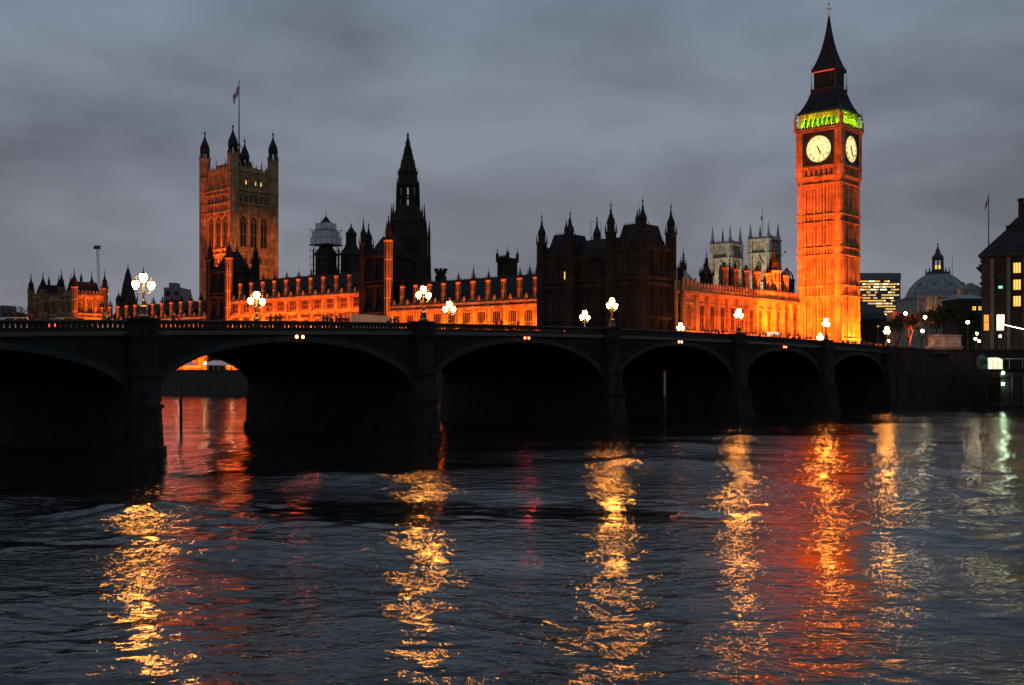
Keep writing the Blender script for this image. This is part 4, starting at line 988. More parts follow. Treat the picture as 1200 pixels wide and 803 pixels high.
# ------------------------------------------------------------------ ventilation turrets behind the river front
Yt = 388
def vent_tower(px, label, scaff):
    root = empty('ventilation_tower', (PX(px, Yt), Yt, 28), PR + R(8)); tag(root, label, 'tower'); root.scale = (.74, .74, 1)
    def tz(y): return PZ(y, Yt) - 28
    k = Yt / F
    mb = MB(); mb.frust(0, 0, 0, tz(300), 3.6, 3.6, 3.45, 3.45); mb.box(-3.8, 3.8, -3.8, 3.8, tz(300), tz(299))
    for x in (-1, 1):
        for y in (-1, 1):
            mb.bar((x*4.1, y*4.1, 0), (x*4.1, y*4.1, tz(295)), .42, 6); mb.bar((x*4.1, y*4.1, tz(295)), (x*4.1, y*4.1, tz(288)), .4, 5, 0, .04)
            mb.bar((x*4.1, y*4.1, tz(318)), (x*3.5, y*3.5, tz(318)), .25, 4); mb.bar((x*4.1, y*4.1, tz(298)), (x*3.5, y*3.5, tz(298)), .35, 4)
    prof = [(4.0, 299), (3.5, 296.5), (2.6, 292), (1.95, 288), (1.75, 284), (1.75, 275), (2.0, 274.5), (1.5, 272.5), (.8, 268.5), (.25, 266), (.18, 262)]
    for (ra, ya), (rb, yb) in zip(prof[:-1], prof[1:]): mb.frust(0, 0, tz(ya), tz(yb), ra, ra, rb, rb)
    for x in (-1, 1):
        for y in (-1, 1): mb.bar((x*1.75, y*1.75, tz(276)), (x*1.75, y*1.75, tz(270.5)), .16, 4, 0, .03)
    mb.build('tower_body', M['stone_shaded'], root)
    if scaff:
        mb = MB()
        for (r_, ya, yb) in ((5.0, 287.0, 279.3), (4.6, 279.1, 271.5), (3.35, 270, 262)):
            n = 26                                                     # rumpled plastic sheet wrapped round the scaffold
            for s_i in range(4):
                a = s_i * math.pi/2; c, s2 = math.cos(a), math.sin(a); vs = []; fs = []
                for i in range(n + 1):
                    for j in range(5):
                        u = -r_ + 2*r_*i/n; v = -r_ + .12*math.sin(i*1.9 + j*2.3 + s_i) + .07*math.sin(i*4.1 + j)
                        z = tz(ya) + (tz(yb) - tz(ya))*j/4 + (.12*math.sin(i*1.3) if j in (0, 4) else 0); vs.append((u*c - v*s2, u*s2 + v*c, z))
                for i in range(n):
                    for j in range(4): q = i*5 + j; fs.append((q, q+5, q+6, q+1))
                mb.add(vs, fs)
        mb.build('plastic_sheeting', M['sheet'], root)
        mb = MB()
        for x in (-5.1, -1.7, 1.7, 5.1):
            for y in (-5.1, 5.1):
                mb.bar((x, y, tz(318)), (x, y, tz(258 if abs(x) < 2 else 266)), .07, 4); mb.bar((y, x, tz(318)), (y, x, tz(266)), .07, 4)
        for yy in (318, 310, 302, 294, 287, 279, 270):
            for q in (-5.1, 5.1): mb.bar((-6, q, tz(yy)), (6, q, tz(yy)), .07, 4); mb.bar((q, -6, tz(yy)), (q, 6, tz(yy)), .07, 4)
        mb.box(-5.6, 5.6, -5.6, 5.6, tz(288.2), tz(287.4)); mb.box(-3.9, 3.9, -3.9, 3.9, tz(270.9), tz(270.3))
        for x in (-3.4, 3.4): mb.bar((x, 0, tz(270)), (x, 0, tz(255)), .06, 4)
        mb.build('scaffold', M['iron'], root)
        mb = MB(); mb.frust(0, 0, tz(262), tz(254), 1.9, 1.9, .3, .3); mb.bar((0, 0, tz(254)), (0, 0, tz(246)), .22, 5, 0, .04); mb.build('spirelet', M['slate'], root)
    return root
vent_tower(382, 'dark tower wrapped in white scaffold sheeting near its top', True)
vent_tower(411.5, 'dark square tower with a bell shaped cap, directly right of the scaffolded one', False)

# ------------------------------------------------------------------ twin abbey towers
Ya = 560
def abbey(px, wpx, ytop, ypin, label):
    root = empty('abbey_tower', (PX(px, Ya), Ya, 20), PR); tag(root, label, 'church tower', 'twin abbey towers')
    def az(y): return PZ(y, Ya) - 20
    Wd = 11.0; zt = az(ytop)
    for loc, rz in (((-Wd, 0, 0), 0), ((0, 0, 0), R(90))):
        mb = MB(); mb.box(0, Wd, 0, .8, 0, zt)
        for x in (0.7, Wd - .7): mb.box(x - 1.15, x + 1.15, -.9, -.001, 0, zt + .2); mb.box(x - .55, x + .55, -1.25, -.901, 0, zt - 3)
        for dy in (0, 7.2, 22, 33): mb.box(-.7, Wd + .7, -1.4, -.002, zt - dy - .35, zt - dy + .35)
        for k in range(7): mb.box(2.4 + k * 1.03, 2.6 + k * 1.03, -.25, -.003, zt - 6.5, zt - .6)
        for sg in (-1, 1): mb.bar((Wd/2 + sg * 2.4, -.4, zt - 12.5), (Wd/2, -.4, zt - 8.3), .28, 4)
        crenel(mb, 1.5, Wd - 1.5, -.6, -.2, zt + .36, 1.3, 1.2)
        mb.build('wall', M['abbey'], root, loc, rz)
        c, s2 = math.cos(rz), math.sin(rz)
        place(window_mesh(2.8, 10.5, True, 'abbey', 1, 3), 'window', root, (loc[0] + c*Wd/2, loc[1] + s2*Wd/2, zt - 21), rz)
        place(window_mesh(2.8, 8, True, 'abbey', 1, 3), 'window', root, (loc[0] + c*Wd/2, loc[1] + s2*Wd/2, zt - 31.6), rz)
    mb = MB(); mb.box(-Wd, -.81, .81, Wd, 0, zt); mb.build('core_wall', M['abbey'], root)
    hp = az(ypin) - zt
    for x in (-Wd + .4, -.4):
        for y in (.4, Wd - .4):
            mb = MB(); mb.lathe(x, y, [(1.15, zt - .5), (1.15, zt + 1.6), (1.4, zt + 1.9), (.95, zt + 2.2), (.8, zt + 2.8), (.12, zt + hp - .4), (.25, zt + hp - .3), (.04, zt + hp + .3)], 8)
            for t in (.35, .5, .65, .8):
                for i in range(4): a = i*math.pi/2; rr = .8*(1-t)+.1; mb.bar((x+rr*math.cos(a), y+rr*math.sin(a), zt+hp*t), (x+(rr+.3)*math.cos(a), y+(rr+.3)*math.sin(a), zt+hp*t+.4), .12, 4, 0, .02)
            mb.build('pinnacle', M['abbey'], root)
    return root
abbey(856, 36, 286, 264, 'left one of the twin pale pinnacled church towers behind the red palace wing')
abr = abbey(901, 36, 280, 260, 'right one of the twin pale stone church towers, next to the clock tower')
fb = empty('flagpole', (PX(893.5, Ya + 8), Ya + 8, PZ(280, Ya + 8))); tag(fb, 'thin flagpole rising between the pinnacles of the right abbey tower', 'flagpole')
mb = MB(); mb.bar((0, 0, -4), (0, 0, PZ(244, Ya + 8) - PZ(280, Ya + 8)), .16, 6, 0, .1); mb.build('pole', M['iron'], fb)
mb = MB(); mb.poly([(0, 12), (-.9, 11), (-.7, 9.2), (0, 10)], -.03, .03); mb.build('flag', M['black'], fb)
# small cupola right of the abbey
Yl = 380; cu = empty('roof_cupola', (PX(922, Yl), Yl, PZ(350, Yl))); tag(cu, 'small dark roof lantern with arched iron crown, just left of the clock tower', 'cupola')
h0 = PZ(330, Yl) - PZ(350, Yl)
mb = MB(); mb.lathe(0, 0, [(2.6, 0), (2.6, h0), (2.9, h0 + .2), (2.9, h0 + .6), (2.0, h0 + .8)], 8)
for i in range(8):
    a = math.pi/4*i; pr = None
    for t in range(7):
        th = math.pi/2*t/6; p = (2.2*math.cos(th)*math.cos(a), 2.2*math.cos(th)*math.sin(a), h0 + .8 + 3.0*math.sin(th))
        if pr: mb.bar(pr, p, .2, 4)
        pr = p
mb.ball((0, 0, h0 + 4.2), .5); mb.build('lantern', M['slate'], cu)
bd = MB(); bd.lathe(0, 0, [(.02, -.75), (.22, -.4), (.26, 0), (.18, .35), (.16, .5), (.02, .7)], 6); bd.poly([(0, -.1), (.75, 1.3), (.95, 1.4), (.5, .1), (.1, .35)], -.04, .04); bd.poly([(0, -.1), (-.7, -1.3), (-.9, -1.35), (-.5, 0), (-.1, .35)], -.04, .04)
b_ = bd.build('bird', M['black'], None, (PX(920, 250), 250, PZ(295.5, 250))); tag(b_, 'dark bird flying between the right abbey tower and the clock tower', 'bird')
b_.rotation_euler = (0, .4, .9); b_.scale = (.5, .5, .5)

# ------------------------------------------------------------------ right hand side: office block, domed hall, big dark office house
def box_building(name, label, cat, px0, px1, Y, ytop, dpt, m, zb=11.9, rz=0.0):
    root = empty(name, (PX(px0, Y), Y, zb), rz); tag(root, label, cat)
    wd = PX(px1, Y) - PX(px0, Y); zt = PZ(ytop, Y) - zb
    mb = MB(); mb.box(0, wd, 0, dpt, 0, zt); root['w'] = wd; root['h'] = zt
    return root, wd, zt, mb
M['office'] = mat('grey_office_cladding', (.12, .125, .135), .6, .2, .3, .1, .4)
M['brick'] = mat('dark_brown_facade', (.034, .029, .027), .8, .3, .4, .3, .3)
M['rib'] = mat('pale_sandstone_rib', (.13, .11, .095), .8, .3, .6, .2, .3)
Yo = 700
rt, wd, zt, mb = box_building('office_block', 'far grey office block with rows of yellow lit windows, right of the clock tower', 'office building', 1004, 1055, Yo, 320, 30, M['office'])
def oz(y): return PZ(y, Yo) - 11.9
for k in range(15): y_ = 331.2 + k * 3.25; mb.box(-.1, wd + .1, -.35, -.001, oz(y_) - .3, oz(y_) + .3)
for k in range(33): mb.box(wd * k / 32 - .09, wd * k / 32 + .09, -.25, -.002, 0, zt - 3)
mb.build('wall', M['office'], rt)
mb = MB(); mb.box(-.3, wd + .3, -.5, 30.3, zt - 4.2, zt - .1); mb.build('roof_screen', M['office'], rt)
rows = [(329.6, [(2, 17), (20, 24)]), (332.9, [(4, 31)]), (336.1, [(2, 10), (12, 28)]), (339.3, [(2, 16), (17, 31)]), (342.6, [(7, 10), (13, 15), (23, 28)]), (345.8, [(4, 7), (8, 14), (18, 31)]),
        (349.1, [(4, 10), (12, 15), (18, 27)]), (352.3, [(4, 21), (25, 31)]), (355.6, [(8, 26)]), (358.8, [(14, 29)]), (362.1, [(21, 29)]), (365.3, [(20, 27)]), (368.6, [(20, 24)])]
rnd = random.Random(4)
for y_, segs in rows:
    for (a, b) in segs:
        q = a
        while q < b:
            n = min(b - q, rnd.choice((2, 3, 3, 4)))
            if rnd.random() < .98:
                mb = MB()
                for i in range(n): mb.box(wd * (q + i) / 32 + .12, wd * (q + i + 1) / 32 - .12, -.38, -.36, 0, .85)
                place(mb.mesh('window', M[rnd.choice(('lit_y', 'lit_y', 'lit_w', 'lit_y'))]), 'window', rt, (0, 0, oz(y_) - .55))
            q += n
def win_grid(rt, wd, zt, cols, rows_, ww, wh, z0, dz, lit=(), m='stone_shaded', y=0.0, x0=0):
    for j in range(rows_):
        for i in range(cols):
            pn = dict(lit).get((i, j), 'glass')
            place(window_mesh(ww, wh, False, m, 1, 1, pn), 'window', rt, (x0 + (wd - x0) * (i + .5) / cols, y, z0 + dz * j))
Yg = 430
rt, wd, zt, mb = box_building('government_house', 'low grey stone building with dark windows below the lit office block', 'building', 1000, 1046, Yg, 375, 20, M['stone_shaded'])
for k in range(3): mb.box(-.2, wd + .2, -.4, -.001, 5 + k*4.2 - .2, 5 + k*4.2 + .1)
mb.build('wall', M['stone_shaded'], rt); win_grid(rt, wd, zt, 7, 4, 1.1, 2.1, 1.5, 4.2)
mb = MB(); mb.hip(-.4, wd + .4, -.4, 20, zt, zt + 3, 2.5, insy=6); mb.build('roof', M['slate'], rt)
rt, wd, zt, mb = box_building('gatehouse', 'small pale block catching orange light at the left of the street trees', 'building', 1046, 1055, 330, 367, 5, M['abbey'])
mb.box(-.2, wd + .2, -.2, 5.2, zt, zt + .4); mb.build('wall', M['abbey'], rt); win_grid(rt, wd, zt, 1, 3, .9, 1.7, 3, 3.8, m='abbey')
Yh = 600
dh = empty('domed_hall', (PX(1099, Yh), Yh, 12)); tag(dh, 'big pale hall with a wide lead dome and a lit lantern on top', 'domed hall')
def dz(y): return PZ(y, Yh) - 12
kq = Yh / F
mb = MB(); mb.plan([(-17, -14), (-14, -17), (14, -17), (17, -14), (17, 17), (-17, 17)], 0, dz(351)); mb.box(-17.5, 17.5, -17.6, 17.6, dz(351), dz(349.5))
mb.box(-7, 7, -17.9, -17.01, dz(385), dz(353)); mb.box(3.5, 14.5, -22, -17, 0, dz(343)); mb.box(3, 15, -22.5, -17, dz(343), dz(341.5)); mb.poly([(3, dz(341.5)), (15, dz(341.5)), (9, dz(335))], -22.4, -17)
for x in (3.9, 6.2, 11.8, 14.1): mb.bar((x, -22.4, dz(372)), (x, -22.4, dz(343.2)), .45, 10)
for k in range(9): mb.box(-17 + 34*k/8 - .35, -17 + 34*k/8 + .35, -17.4, -17.01, dz(380), dz(351)) if k < 5 else None
mb.build('wall', M['abbey'], dh)
mb = MB(); mb.lathe(0, 0, [(17.2, dz(350)), (17.4, dz(348.5)), (16.2, dz(347)), (15.6, dz(343)), (14.4, dz(338)), (12.7, dz(333.5)), (10.6, dz(329)), (8.6, dz(325.6)), (6.4, dz(322.6)), (6.4, dz(321.6))], 32)
dm = mb.build('dome', M['slate_g'], dh, smooth=False)
mb = MB()
for i in range(16):
    a = 2*math.pi*i/16; prv = None
    for r_, y_ in ((16.3, 347), (15.7, 343), (14.5, 338), (12.8, 333.5), (10.7, 329), (8.7, 325.6), (6.5, 322.6)):
        p = (r_*math.cos(a), r_*math.sin(a), dz(y_));
        if prv: mb.bar(prv, p, .22, 4)
        prv = p
for a in (-.5*math.pi - .5, -.5*math.pi + .15, -.5*math.pi + .9, -.5*math.pi - 1.1):
    mb.ball((13.2*math.cos(a), 13.2*math.sin(a), dz(334)), 1.1, 0, 8, 5)
mb.build('dome_rib', M['slate_g'], dm)
mb = MB(); mb.lathe(0, 0, [(6.5, dz(321.8)), (6.5, dz(319.5)), (6.2, dz(319.4)), (3.4, dz(318.5)), (3.2, dz(316))], 12)
for i in range(8):
    a = math.pi/8 + math.pi/4*i; mb.bar((2.7*math.cos(a), 2.7*math.sin(a), dz(316)), (2.5*math.cos(a), 2.5*math.sin(a), dz(304)), .4, 5)
    mb.bar((5.9*math.cos(a), 5.9*math.sin(a), dz(319.5)), (5.9*math.cos(a), 5.9*math.sin(a), dz(314)), .45, 6, 0, .15)
mb.lathe(0, 0, [(3.0, dz(304.5)), (3.1, dz(303)), (2.6, dz(300)), (1.4, dz(297)), (1.2, dz(294)), (.5, dz(291)), (.25, dz(288))], 10); mb.ball((0, 0, dz(286.5)), .5)
mb.build('lantern', M['bronze'], dh)
mb = MB(); mb.lathe(0, 0, [(1.3, dz(315.8)), (1.3, dz(311))], 8); mb.build('lantern_light', M['lit_y'], dh)
mb = MB(); x_ = 7.5; mb.bar((PX(1116, Yh) - PX(1099, Yh), 0, dz(335)), (PX(1116, Yh) - PX(1099, Yh), 0, dz(301)), .12, 5); mb.build('mast', M['iron'], dh)
# dark brick house behind the trees with two lit windows
rt, wd, zt, mb = box_building('brick_house', 'dark building with two small lit windows between dome and big office house', 'building', 1124, 1152, 360, 350, 14, M['brick'])
mb.box(-.3, wd + .3, -.4, 14.2, zt - .8, zt); mb.build('wall', M['brick'], rt)
win_grid(rt, wd, zt, 4, 5, 1.3, 1.35, 3.5, 3.0, {(2, 4): 'lit_y', (3, 4): 'lit_y'}.items(), 'brick')
mb = MB(); mb.hip(-.4, wd + .4, -.4, 14.4, zt, zt + 1.6, 1, insy=6); mb.build('roof', M['slate_g'], rt)
# big office house at the right edge
Yp = 285
ph = empty('office_house', (PX(1150, Yp), Yp, 11.9), R(-27)); tag(ph, 'big dark office house at the right edge with steep roof, tall chimney, yellow windows', 'office building')
def hz(y): return PZ(y, Yp) - 11.9
bayw = 3.85; nb_ = 9; Wp = .7 + bayw * nb_ + 2.5; ze = hz(301)
mb = MB(); mb.box(0, Wp, 0, 40, 0, ze); 
for k in range(nb_ + 1):
    x = 2.6 + bayw * k; rb = MB(); rb.box(x - .42, x + .42, -.7, -.001, 0, ze - .5)
    for y_ in (331, 349.6, 369, 392): rb.bar((x, -.705, hz(y_)), (x, -.95, hz(y_)), .55, 12)
    rb.build('rib', M['rib'], ph)
for y_ in (306.5, 325.5, 345, 364.5, 389): mb.box(-.3, Wp, -.35, -.002, hz(y_) - .25, hz(y_) + .2)
for y_, e_ in ((311, .6), (313.8, 1.2), (332, .5)): mb.box(-e_, -.003, -.6, 30, hz(y_) - .15, hz(y_) + .2)
mb.box(-.7, Wp, -.9, 40.5, ze, ze + .5)
mb.build('wall', M['brick'], ph)
mb = MB(); mb.add([(-.6,-.8,ze+.5),(Wp,-.8,ze+.5),(Wp,40,ze+.5),(-.6,40,ze+.5),(5.2,7,hz(268)),(Wp,7,hz(268)),(Wp,33,hz(268)),(5.2,33,hz(268))], [(0,1,5,4),(1,2,6,5),(2,3,7,6),(3,0,4,7),(4,5,6,7)])
mb.box(5.4, 13, 7.2, 15, hz(268.5), hz(262)); mb.frust(9.2, 11, hz(262), hz(252), 3.2, 3.2, 1.4, 1.4)
for cx in (9.2, 25.8):
    mb.lathe(cx, 11, [(1.25, hz(256)), (1.1, hz(250)), (1.05, hz(233)), (1.25, hz(232)), (1.25, hz(229))], 12)
for k in range(5): mb.box(18 + k*4, 20 + k*4, 7.1, 9, hz(268.2), hz(265))
rf = mb.build('roof', M['slate'], ph)
litp = {(1, 1): 'lit_y', (1, 2): 'lit_t', (2, 2): 'lit_y', (2, 3): 'lit_y', (2, 1): 'lit_y', (5, 3): 'lit_y', (4, 1): 'lit_y', (6, 2): 'lit_w'}
for k in range(nb_):
    x = 2.6 + bayw * (k + .5)
    for j, y_ in enumerate((387.5, 360, 341, 321.5)):
        if j == 0:
            place(window_mesh(2.0, 4.1, False, 'brick', 1, 1, 'lit_w' if k == 0 else ('lit_y' if k in (4, 6) else 'glass')), 'window', ph, (x, 0, hz(y_)))
        else:
            pn = 'glass'
            if k == 1: pn = 'lit_y' if j in (1, 2, 3) else 'glass'
            if k in (4, 7) and j == 2: pn = 'lit_w'
            if k == 0 and j == 2: pn = 'glass'
            place(window_mesh(1.9, 2.7, False, 'brick', 2, 0, pn), 'window', ph, (x, 0, hz(y_)))
    for (yy_, w_, h_) in ((300, .8, 1.0), (295.5, 1.1, 1.1)):
        place(window_mesh(w_ * 1.6, h_, False, 'slate', 2, 0, 'silver' if yy_ < 299 else 'glass'), 'dormer_window', rf, (x, 1.2 if yy_ < 299 else -.2, hz(yy_)))
place(window_mesh(1.35, 4.1, False, 'brick', 0, 1, 'lit_o'), 'window', ph, (1.2, 0, hz(387.5)))
mb = MB(); mb.box(-.5, .5, -.06, 0, 0, .7); place(mb.mesh('screen', M['lit_t']), 'screen', ph, (2.6 + bayw * .5, -.17, hz(339)))
f2 = empty('flagpole', (PX(1158.6, Yp + 4), Yp + 4, PZ(292, Yp + 4))); tag(f2, 'flagpole with limp flag on the big dark office house at the right', 'flagpole')
Lf = PZ(228, Yp + 4) - PZ(292, Yp + 4); mb = MB(); mb.bar((0, 0, 0), (0, 0, Lf), .16, 8, 0, .09); mb.build('pole', M['iron'], f2); union_flag(f2, Lf - .3, 2.4, 1.5, 1.3)
# a long low building behind, closing the view at the very right
# landing pier
lp = empty('landing_stage', (PX(1172, 240), 240, -1), R(6)); tag(lp, 'dark landing stage on piles at the right water edge, two white lights', 'landing stage')
mb = MB()
mb.box(0, 40, 0, 6, 7.6, 8.5); mb.box(0, 40, .3, 5.7, 1.2, 1.8)
for k in range(14):
    for y_ in (.2, 5.8): mb.bar((.3 + k*2.6, y_, -5), (.3 + k*2.6, y_, 8.6), .28, 8)
    if k: mb.box(.3 + k*2.6 - 2.3, .3 + k*2.6 - .3, .35, .5, 1.8, 7.4)
mb.build('deck', M['weed_and_shade'], lp)
for z in (PZ(437, 239.5) + 1, PZ(450, 239.5) + 1):
    mb = MB(); mb.ball((.5, -.35, z), .30, 0, 6, 4); mb.build('signal_light', M['pier_w'], lp)
hut = empty('pier_hut', (PX(1153, 247), 247, 8.4)); tag(hut, 'narrow teal hut with a pointed roof, left of the glowing kiosk', 'hut')
mb = MB(); mb.box(-.85, .85, 0, 1.8, 0, 2.3); mb.build('wall', M['teal'], hut); mb = MB(); mb.frust(0, .9, 2.3, 3.3, 1.0, 1.05, .05, .05); mb.build('roof', M['teal'], hut)
for x in (-.4, .4): mb = MB(); mb.box(x - .25, x + .25, -.04, 0, .9, 1.9); mb.build('window', M['glass'], hut)
ki = empty('pier_kiosk', (PX(1166.5, 247), 247, 8.4)); tag(ki, 'brightly glowing white kiosk with a curved roof on the landing pier', 'kiosk')
mb = MB(); mb.box(-1.6, 1.6, 0, 3, 0, 1.8); pts = [(-1.6, 1.8)] + [(-1.6 + 3.2*k/8, 1.8 + .75*math.sin(math.pi*(.15 + .7*k/8))) for k in range(9)] + [(1.6, 1.8)]
mb.poly(pts[1:-1][::-1] + [(-1.6, 1.7), (1.6, 1.7)][::1], 0, 3) ; mb.build('lit_body', M['kiosk'], ki)
mb = MB()
for x in (-1.62, -.55, .55, 1.62): mb.box(x - .05, x + .05, -.06, -.001, 0, 1.9)
mb.box(-1.8, 1.8, -.2, 3.2, -.1, -.002); mb.build('frame', M['silver'], ki)
cn = empty('pier_canopy', (PX(1183, 249), 249, 8.4), R(3)); tag(cn, 'long low pale canopy roof over the pier walkway at the right edge', 'canopy')
mb = MB(); mb.box(0, 22, 0, 2.4, 2.2, 2.4); mb.build('roof', M['silver'], cn); mb = MB()
for k in range(8): mb.box(k*3, k*3+.12, .1, .22, 0, 2.2)
mb.build('post', M['silver'], cn)
# festoon lights
fs = empty('festoon_lights', (PX(1177, 268), 268, 0)); tag(fs, 'string of small white bulbs hanging along the embankment at the right edge', 'string lights')
mbw = MB(); prev = None
for k in range(26):
    x = k * .42; z = PZ(380, 268) - .055 * k * 3.1 * .42 * 1.6 + .004 * k * k * .42; p = (x, 0, z)
    if prev: mbw.bar(prev, p, .03, 4)
    prev = p
    mb = MB(); mb.ball((x, 0, z - .12), .11, 0, 6, 4); mb.build('bulb', M['festoon'], fs)
for x in (-.1, 10.6): mbw.bar((x, 0, GZ), (x, 0, PZ(379, 268)), .07, 6)
mbw.build('wire', M['iron'], fs)

# street lamps on the far bank
def street_lamp(px, py, Y, label, r=.32, m='street'):
    z = PZ(py, Y); zb = GZ; root = empty('street_lamp', (PX(px, Y), Y, zb)); tag(root, label, 'street lamp', 'globe street lamps on the far bank')
    h = z - zb
    mb = MB(); mb.lathe(0, 0, [(.22, 0), (.2, .5), (.1, .7), (.07, max(1, h - .5)), (.14, h - r - .02)], 8); mb.build('post', M['iron'], root)
    mb = MB(); mb.ball((0, 0, h), r, 0, 10, 7); mb.build('globe', M[m], root)
for a in ((1061, 367.5, 285, 'white globe lamp at the left edge of the street trees, below the dome'), (1084, 372, 285, 'white globe lamp among the street trees, straight above the plinth'),
          (1081, 388, 280, 'white globe lamp just above the left end of the pinkish plinth'), (1134, 377.7, 270, 'bright lone white globe lamp in front of the dark brick house'),
          (1145, 391, 275, 'lamp in the cluster under the big office house, topmost of the cluster'), (1143, 397, 275, 'lamp in the cluster under the big office house, left of the lowest'),
          (1147.5, 400, 272, 'lamp in the cluster under the big office house, lowest of the cluster'), (1172, 394, 275, 'white lamp below the tall white lit window at the right')):
    street_lamp(*a, r=.40 if a[1] < 380 or a[1] == 388 else .3)
street_lamp(1041, 400, 262, 'small white lamp at the end of the bridge parapet, under the last triple lamp', .3)
street_lamp(1029, 382.5, 300, 'small orange lamp right of the foot of the clock tower', .22, 'lit_o')

# street trees
def tree(px, Y, zt, rad, seed, label, zb=GZ, leafy=900, name='plane_tree', grp='street trees on the far bank'):
    rnd = random.Random(seed); root = empty(name, (PX(px, Y), Y, zb)); tag(root, label, 'tree', grp); H = zt - zb
    tips = []; tb = MB()
    def grow(p, d, l, r, lev):
        q = p + d * l; tb.bar(p, q, r, 6 if lev < 2 else 4, 0, r * .65)
        if lev >= 4: tips.append(q); return
        for _ in range(3 if lev < 3 else 2):
            nd = (d + Vector((rnd.uniform(-1, 1), rnd.uniform(-1, 1), rnd.uniform(-.25, .7))) * .75).normalized(); grow(q, nd, l * rnd.uniform(.6, .8), r * .6, lev + 1)
        if lev > 1: tips.append(q)
    grow(Vector((0, 0, 0)), Vector((0, 0, 1)), H * .34, H * .022, 0)
    tb.build('trunk', M['bark'], root)
    lb = MB()
    for _ in range(leafy):
        t = rnd.choice(tips); p = t + Vector((rnd.gauss(0, .5), rnd.gauss(0, .5), rnd.gauss(0, .45))); s3 = rnd.uniform(.12, .28)
        a = Vector((rnd.gauss(0, 1), rnd.gauss(0, 1), rnd.gauss(0, 1))).normalized(); b = a.orthogonal().normalized(); c = a.cross(b)
        lb.add([p + b*s3, p + c*s3, p - b*s3, p - c*s3*.8], [(0, 1, 2, 3)])
    lb.build('crown', M['leaf'], root)
for i, (px, Y, yt) in enumerate(((1052, 300, 374), (1066, 312, 366), (1080, 306, 362), (1095, 312, 358), (1112, 302, 352), (1126, 306, 358), (1140, 300, 372))):
    tree(px, Y, PZ(yt, Y), 5, 20 + i, 'sparse dark street tree below the dome, %s of seven from the left' % ['first', 'second', 'third', 'fourth', 'fifth', 'sixth', 'seventh'][i], leafy=1500)
for i, (px, Y, yt) in enumerate(((20, 420, 366), (27, 425, 361), (33, 430, 367))):
    tree(px, Y, PZ(yt, Y), 5, 40 + i, 'small dark tree left of the far left pavilion, %s of three' % ['left', 'middle', 'right'][i], zb=8.5, leafy=1200, name='garden_tree', grp='trees left of the last pavilion')

# ------------------------------------------------------------------ far left skyline
Yb = 900
def skyline_block(px0, px1, yt, Y, label, m='office'):
    rt, wd, zt, mb = box_building('distant_building', label, 'building', px0, px1, Y, yt, 20, M[m], zb=8)
    mb.box(wd * .2, wd * .6, 3, 12, zt, zt + 3); mb.build('wall', M[m], rt); win_grid(rt, wd, zt, max(2, int(wd / 6)), max(2, int(zt / 5)), 2, 1.8, 3, 5, m='stone_shaded')
skyline_block(-40, 8, 358, 1000, 'distant dark flat roofed building at the left picture edge')
skyline_block(8, 36, 371, 1100, 'low distant building left of the far left pavilion, behind the small trees')
skyline_block(124, 238, 370, 700, 'low dark roofs behind the distant orange range, left of the square flag tower', 'stone_shaded')
skyline_block(192, 212, 337, 640, 'dark block with a stepped top between the church spire and the square flag tower')
# dark church steeple
Ys = 620; cs = empty('church_steeple', (PX(150, Ys), Ys, 12)); tag(cs, 'dark tapering church steeple behind the leftmost bridge lamp', 'church steeple')
mb = MB(); hh = lambda y: PZ(y, Ys) - 12
mb.frust(0, 0, 0, hh(352), 4.2, 4.2, 3.9, 3.9); mb.frust(0, 0, hh(352), hh(330), 3.4, 3.4, 1.9, 1.9); mb.frust(0, 0, hh(330), hh(322), 1.5, 1.5, 1.3, 1.3); mb.frust(0, 0, hh(322), hh(312), 1.2, 1.2, .06, .06)
for x in (-1, 1):
    for y in (-1, 1): mb.bar((3.9*x, 3.9*y, hh(352)), (3.9*x, 3.9*y, hh(343)), .6, 4, 0, .05); mb.bar((1.6*x, 1.6*y, hh(332)), (1.6*x, 1.6*y, hh(325)), .35, 4, 0, .04)
mb.build('tower', M['stone_shaded'], cs); mb = MB(); mb.bar((0, 0, hh(312)), (0, 0, hh(309)), .12, 4); mb.box(-.5, .5, -.08, .08, hh(310.6), hh(310.2)); mb.build('cross', M['iron'], cs)
spire_t('stone_turret', 'slim dark turret just left of the dark church steeple', 'turret', 139, 560, 341, 352, 1.2, style='ogee', bands=1)
# crane with warning light
Yk = 640; ck = empty('tower_crane', (PX(117, Yk), Yk, 8)); tag(ck, 'thin lattice crane jib rising over the far left pavilion', 'crane')
mb = MB(); p0 = Vector((0, 0, PZ(350, Yk) - 8)); p1 = Vector((-1.4, 0, PZ(292, Yk) - 8))
for dx in (-.8, .8):
    mb.bar(Vector((dx, 0, 0)), p0 + Vector((dx, 0, 0)), .15, 4); mb.bar(p0 + Vector((dx, 0, 0)), p1 + Vector((dx * .6, 0, 0)), .13, 4)
for k in range(14):
    a = p0.lerp(p1, k / 14); b = p0.lerp(p1, (k + 1) / 14); mb.bar(a + Vector((-.7, 0, 0)), b + Vector((.7, 0, 0)), .08, 4); mb.bar(a + Vector((.7, 0, 0)), b + Vector((-.7, 0, 0)), .08, 4)
mb.box(-3.4, .3, -.5, .5, p1.z, p1.z + 2); mb.build('jib', M['iron'], ck)
wl_ = empty('warning_light_mast', (PX(126, 600), 600, 8)); tag(wl_, 'mast with a small red warning light just right of the far left pavilion', 'mast')
mb = MB(); mb.bar((0, 0, 0), (0, 0, PZ(345, 600) - 8), .15, 5); mb.build('mast', M['iron'], wl_); mb = MB(); mb.ball((0, 0, PZ(345, 600) - 8), .55, 0, 6, 4); mb.build('red_light', M['aircraft'], wl_)

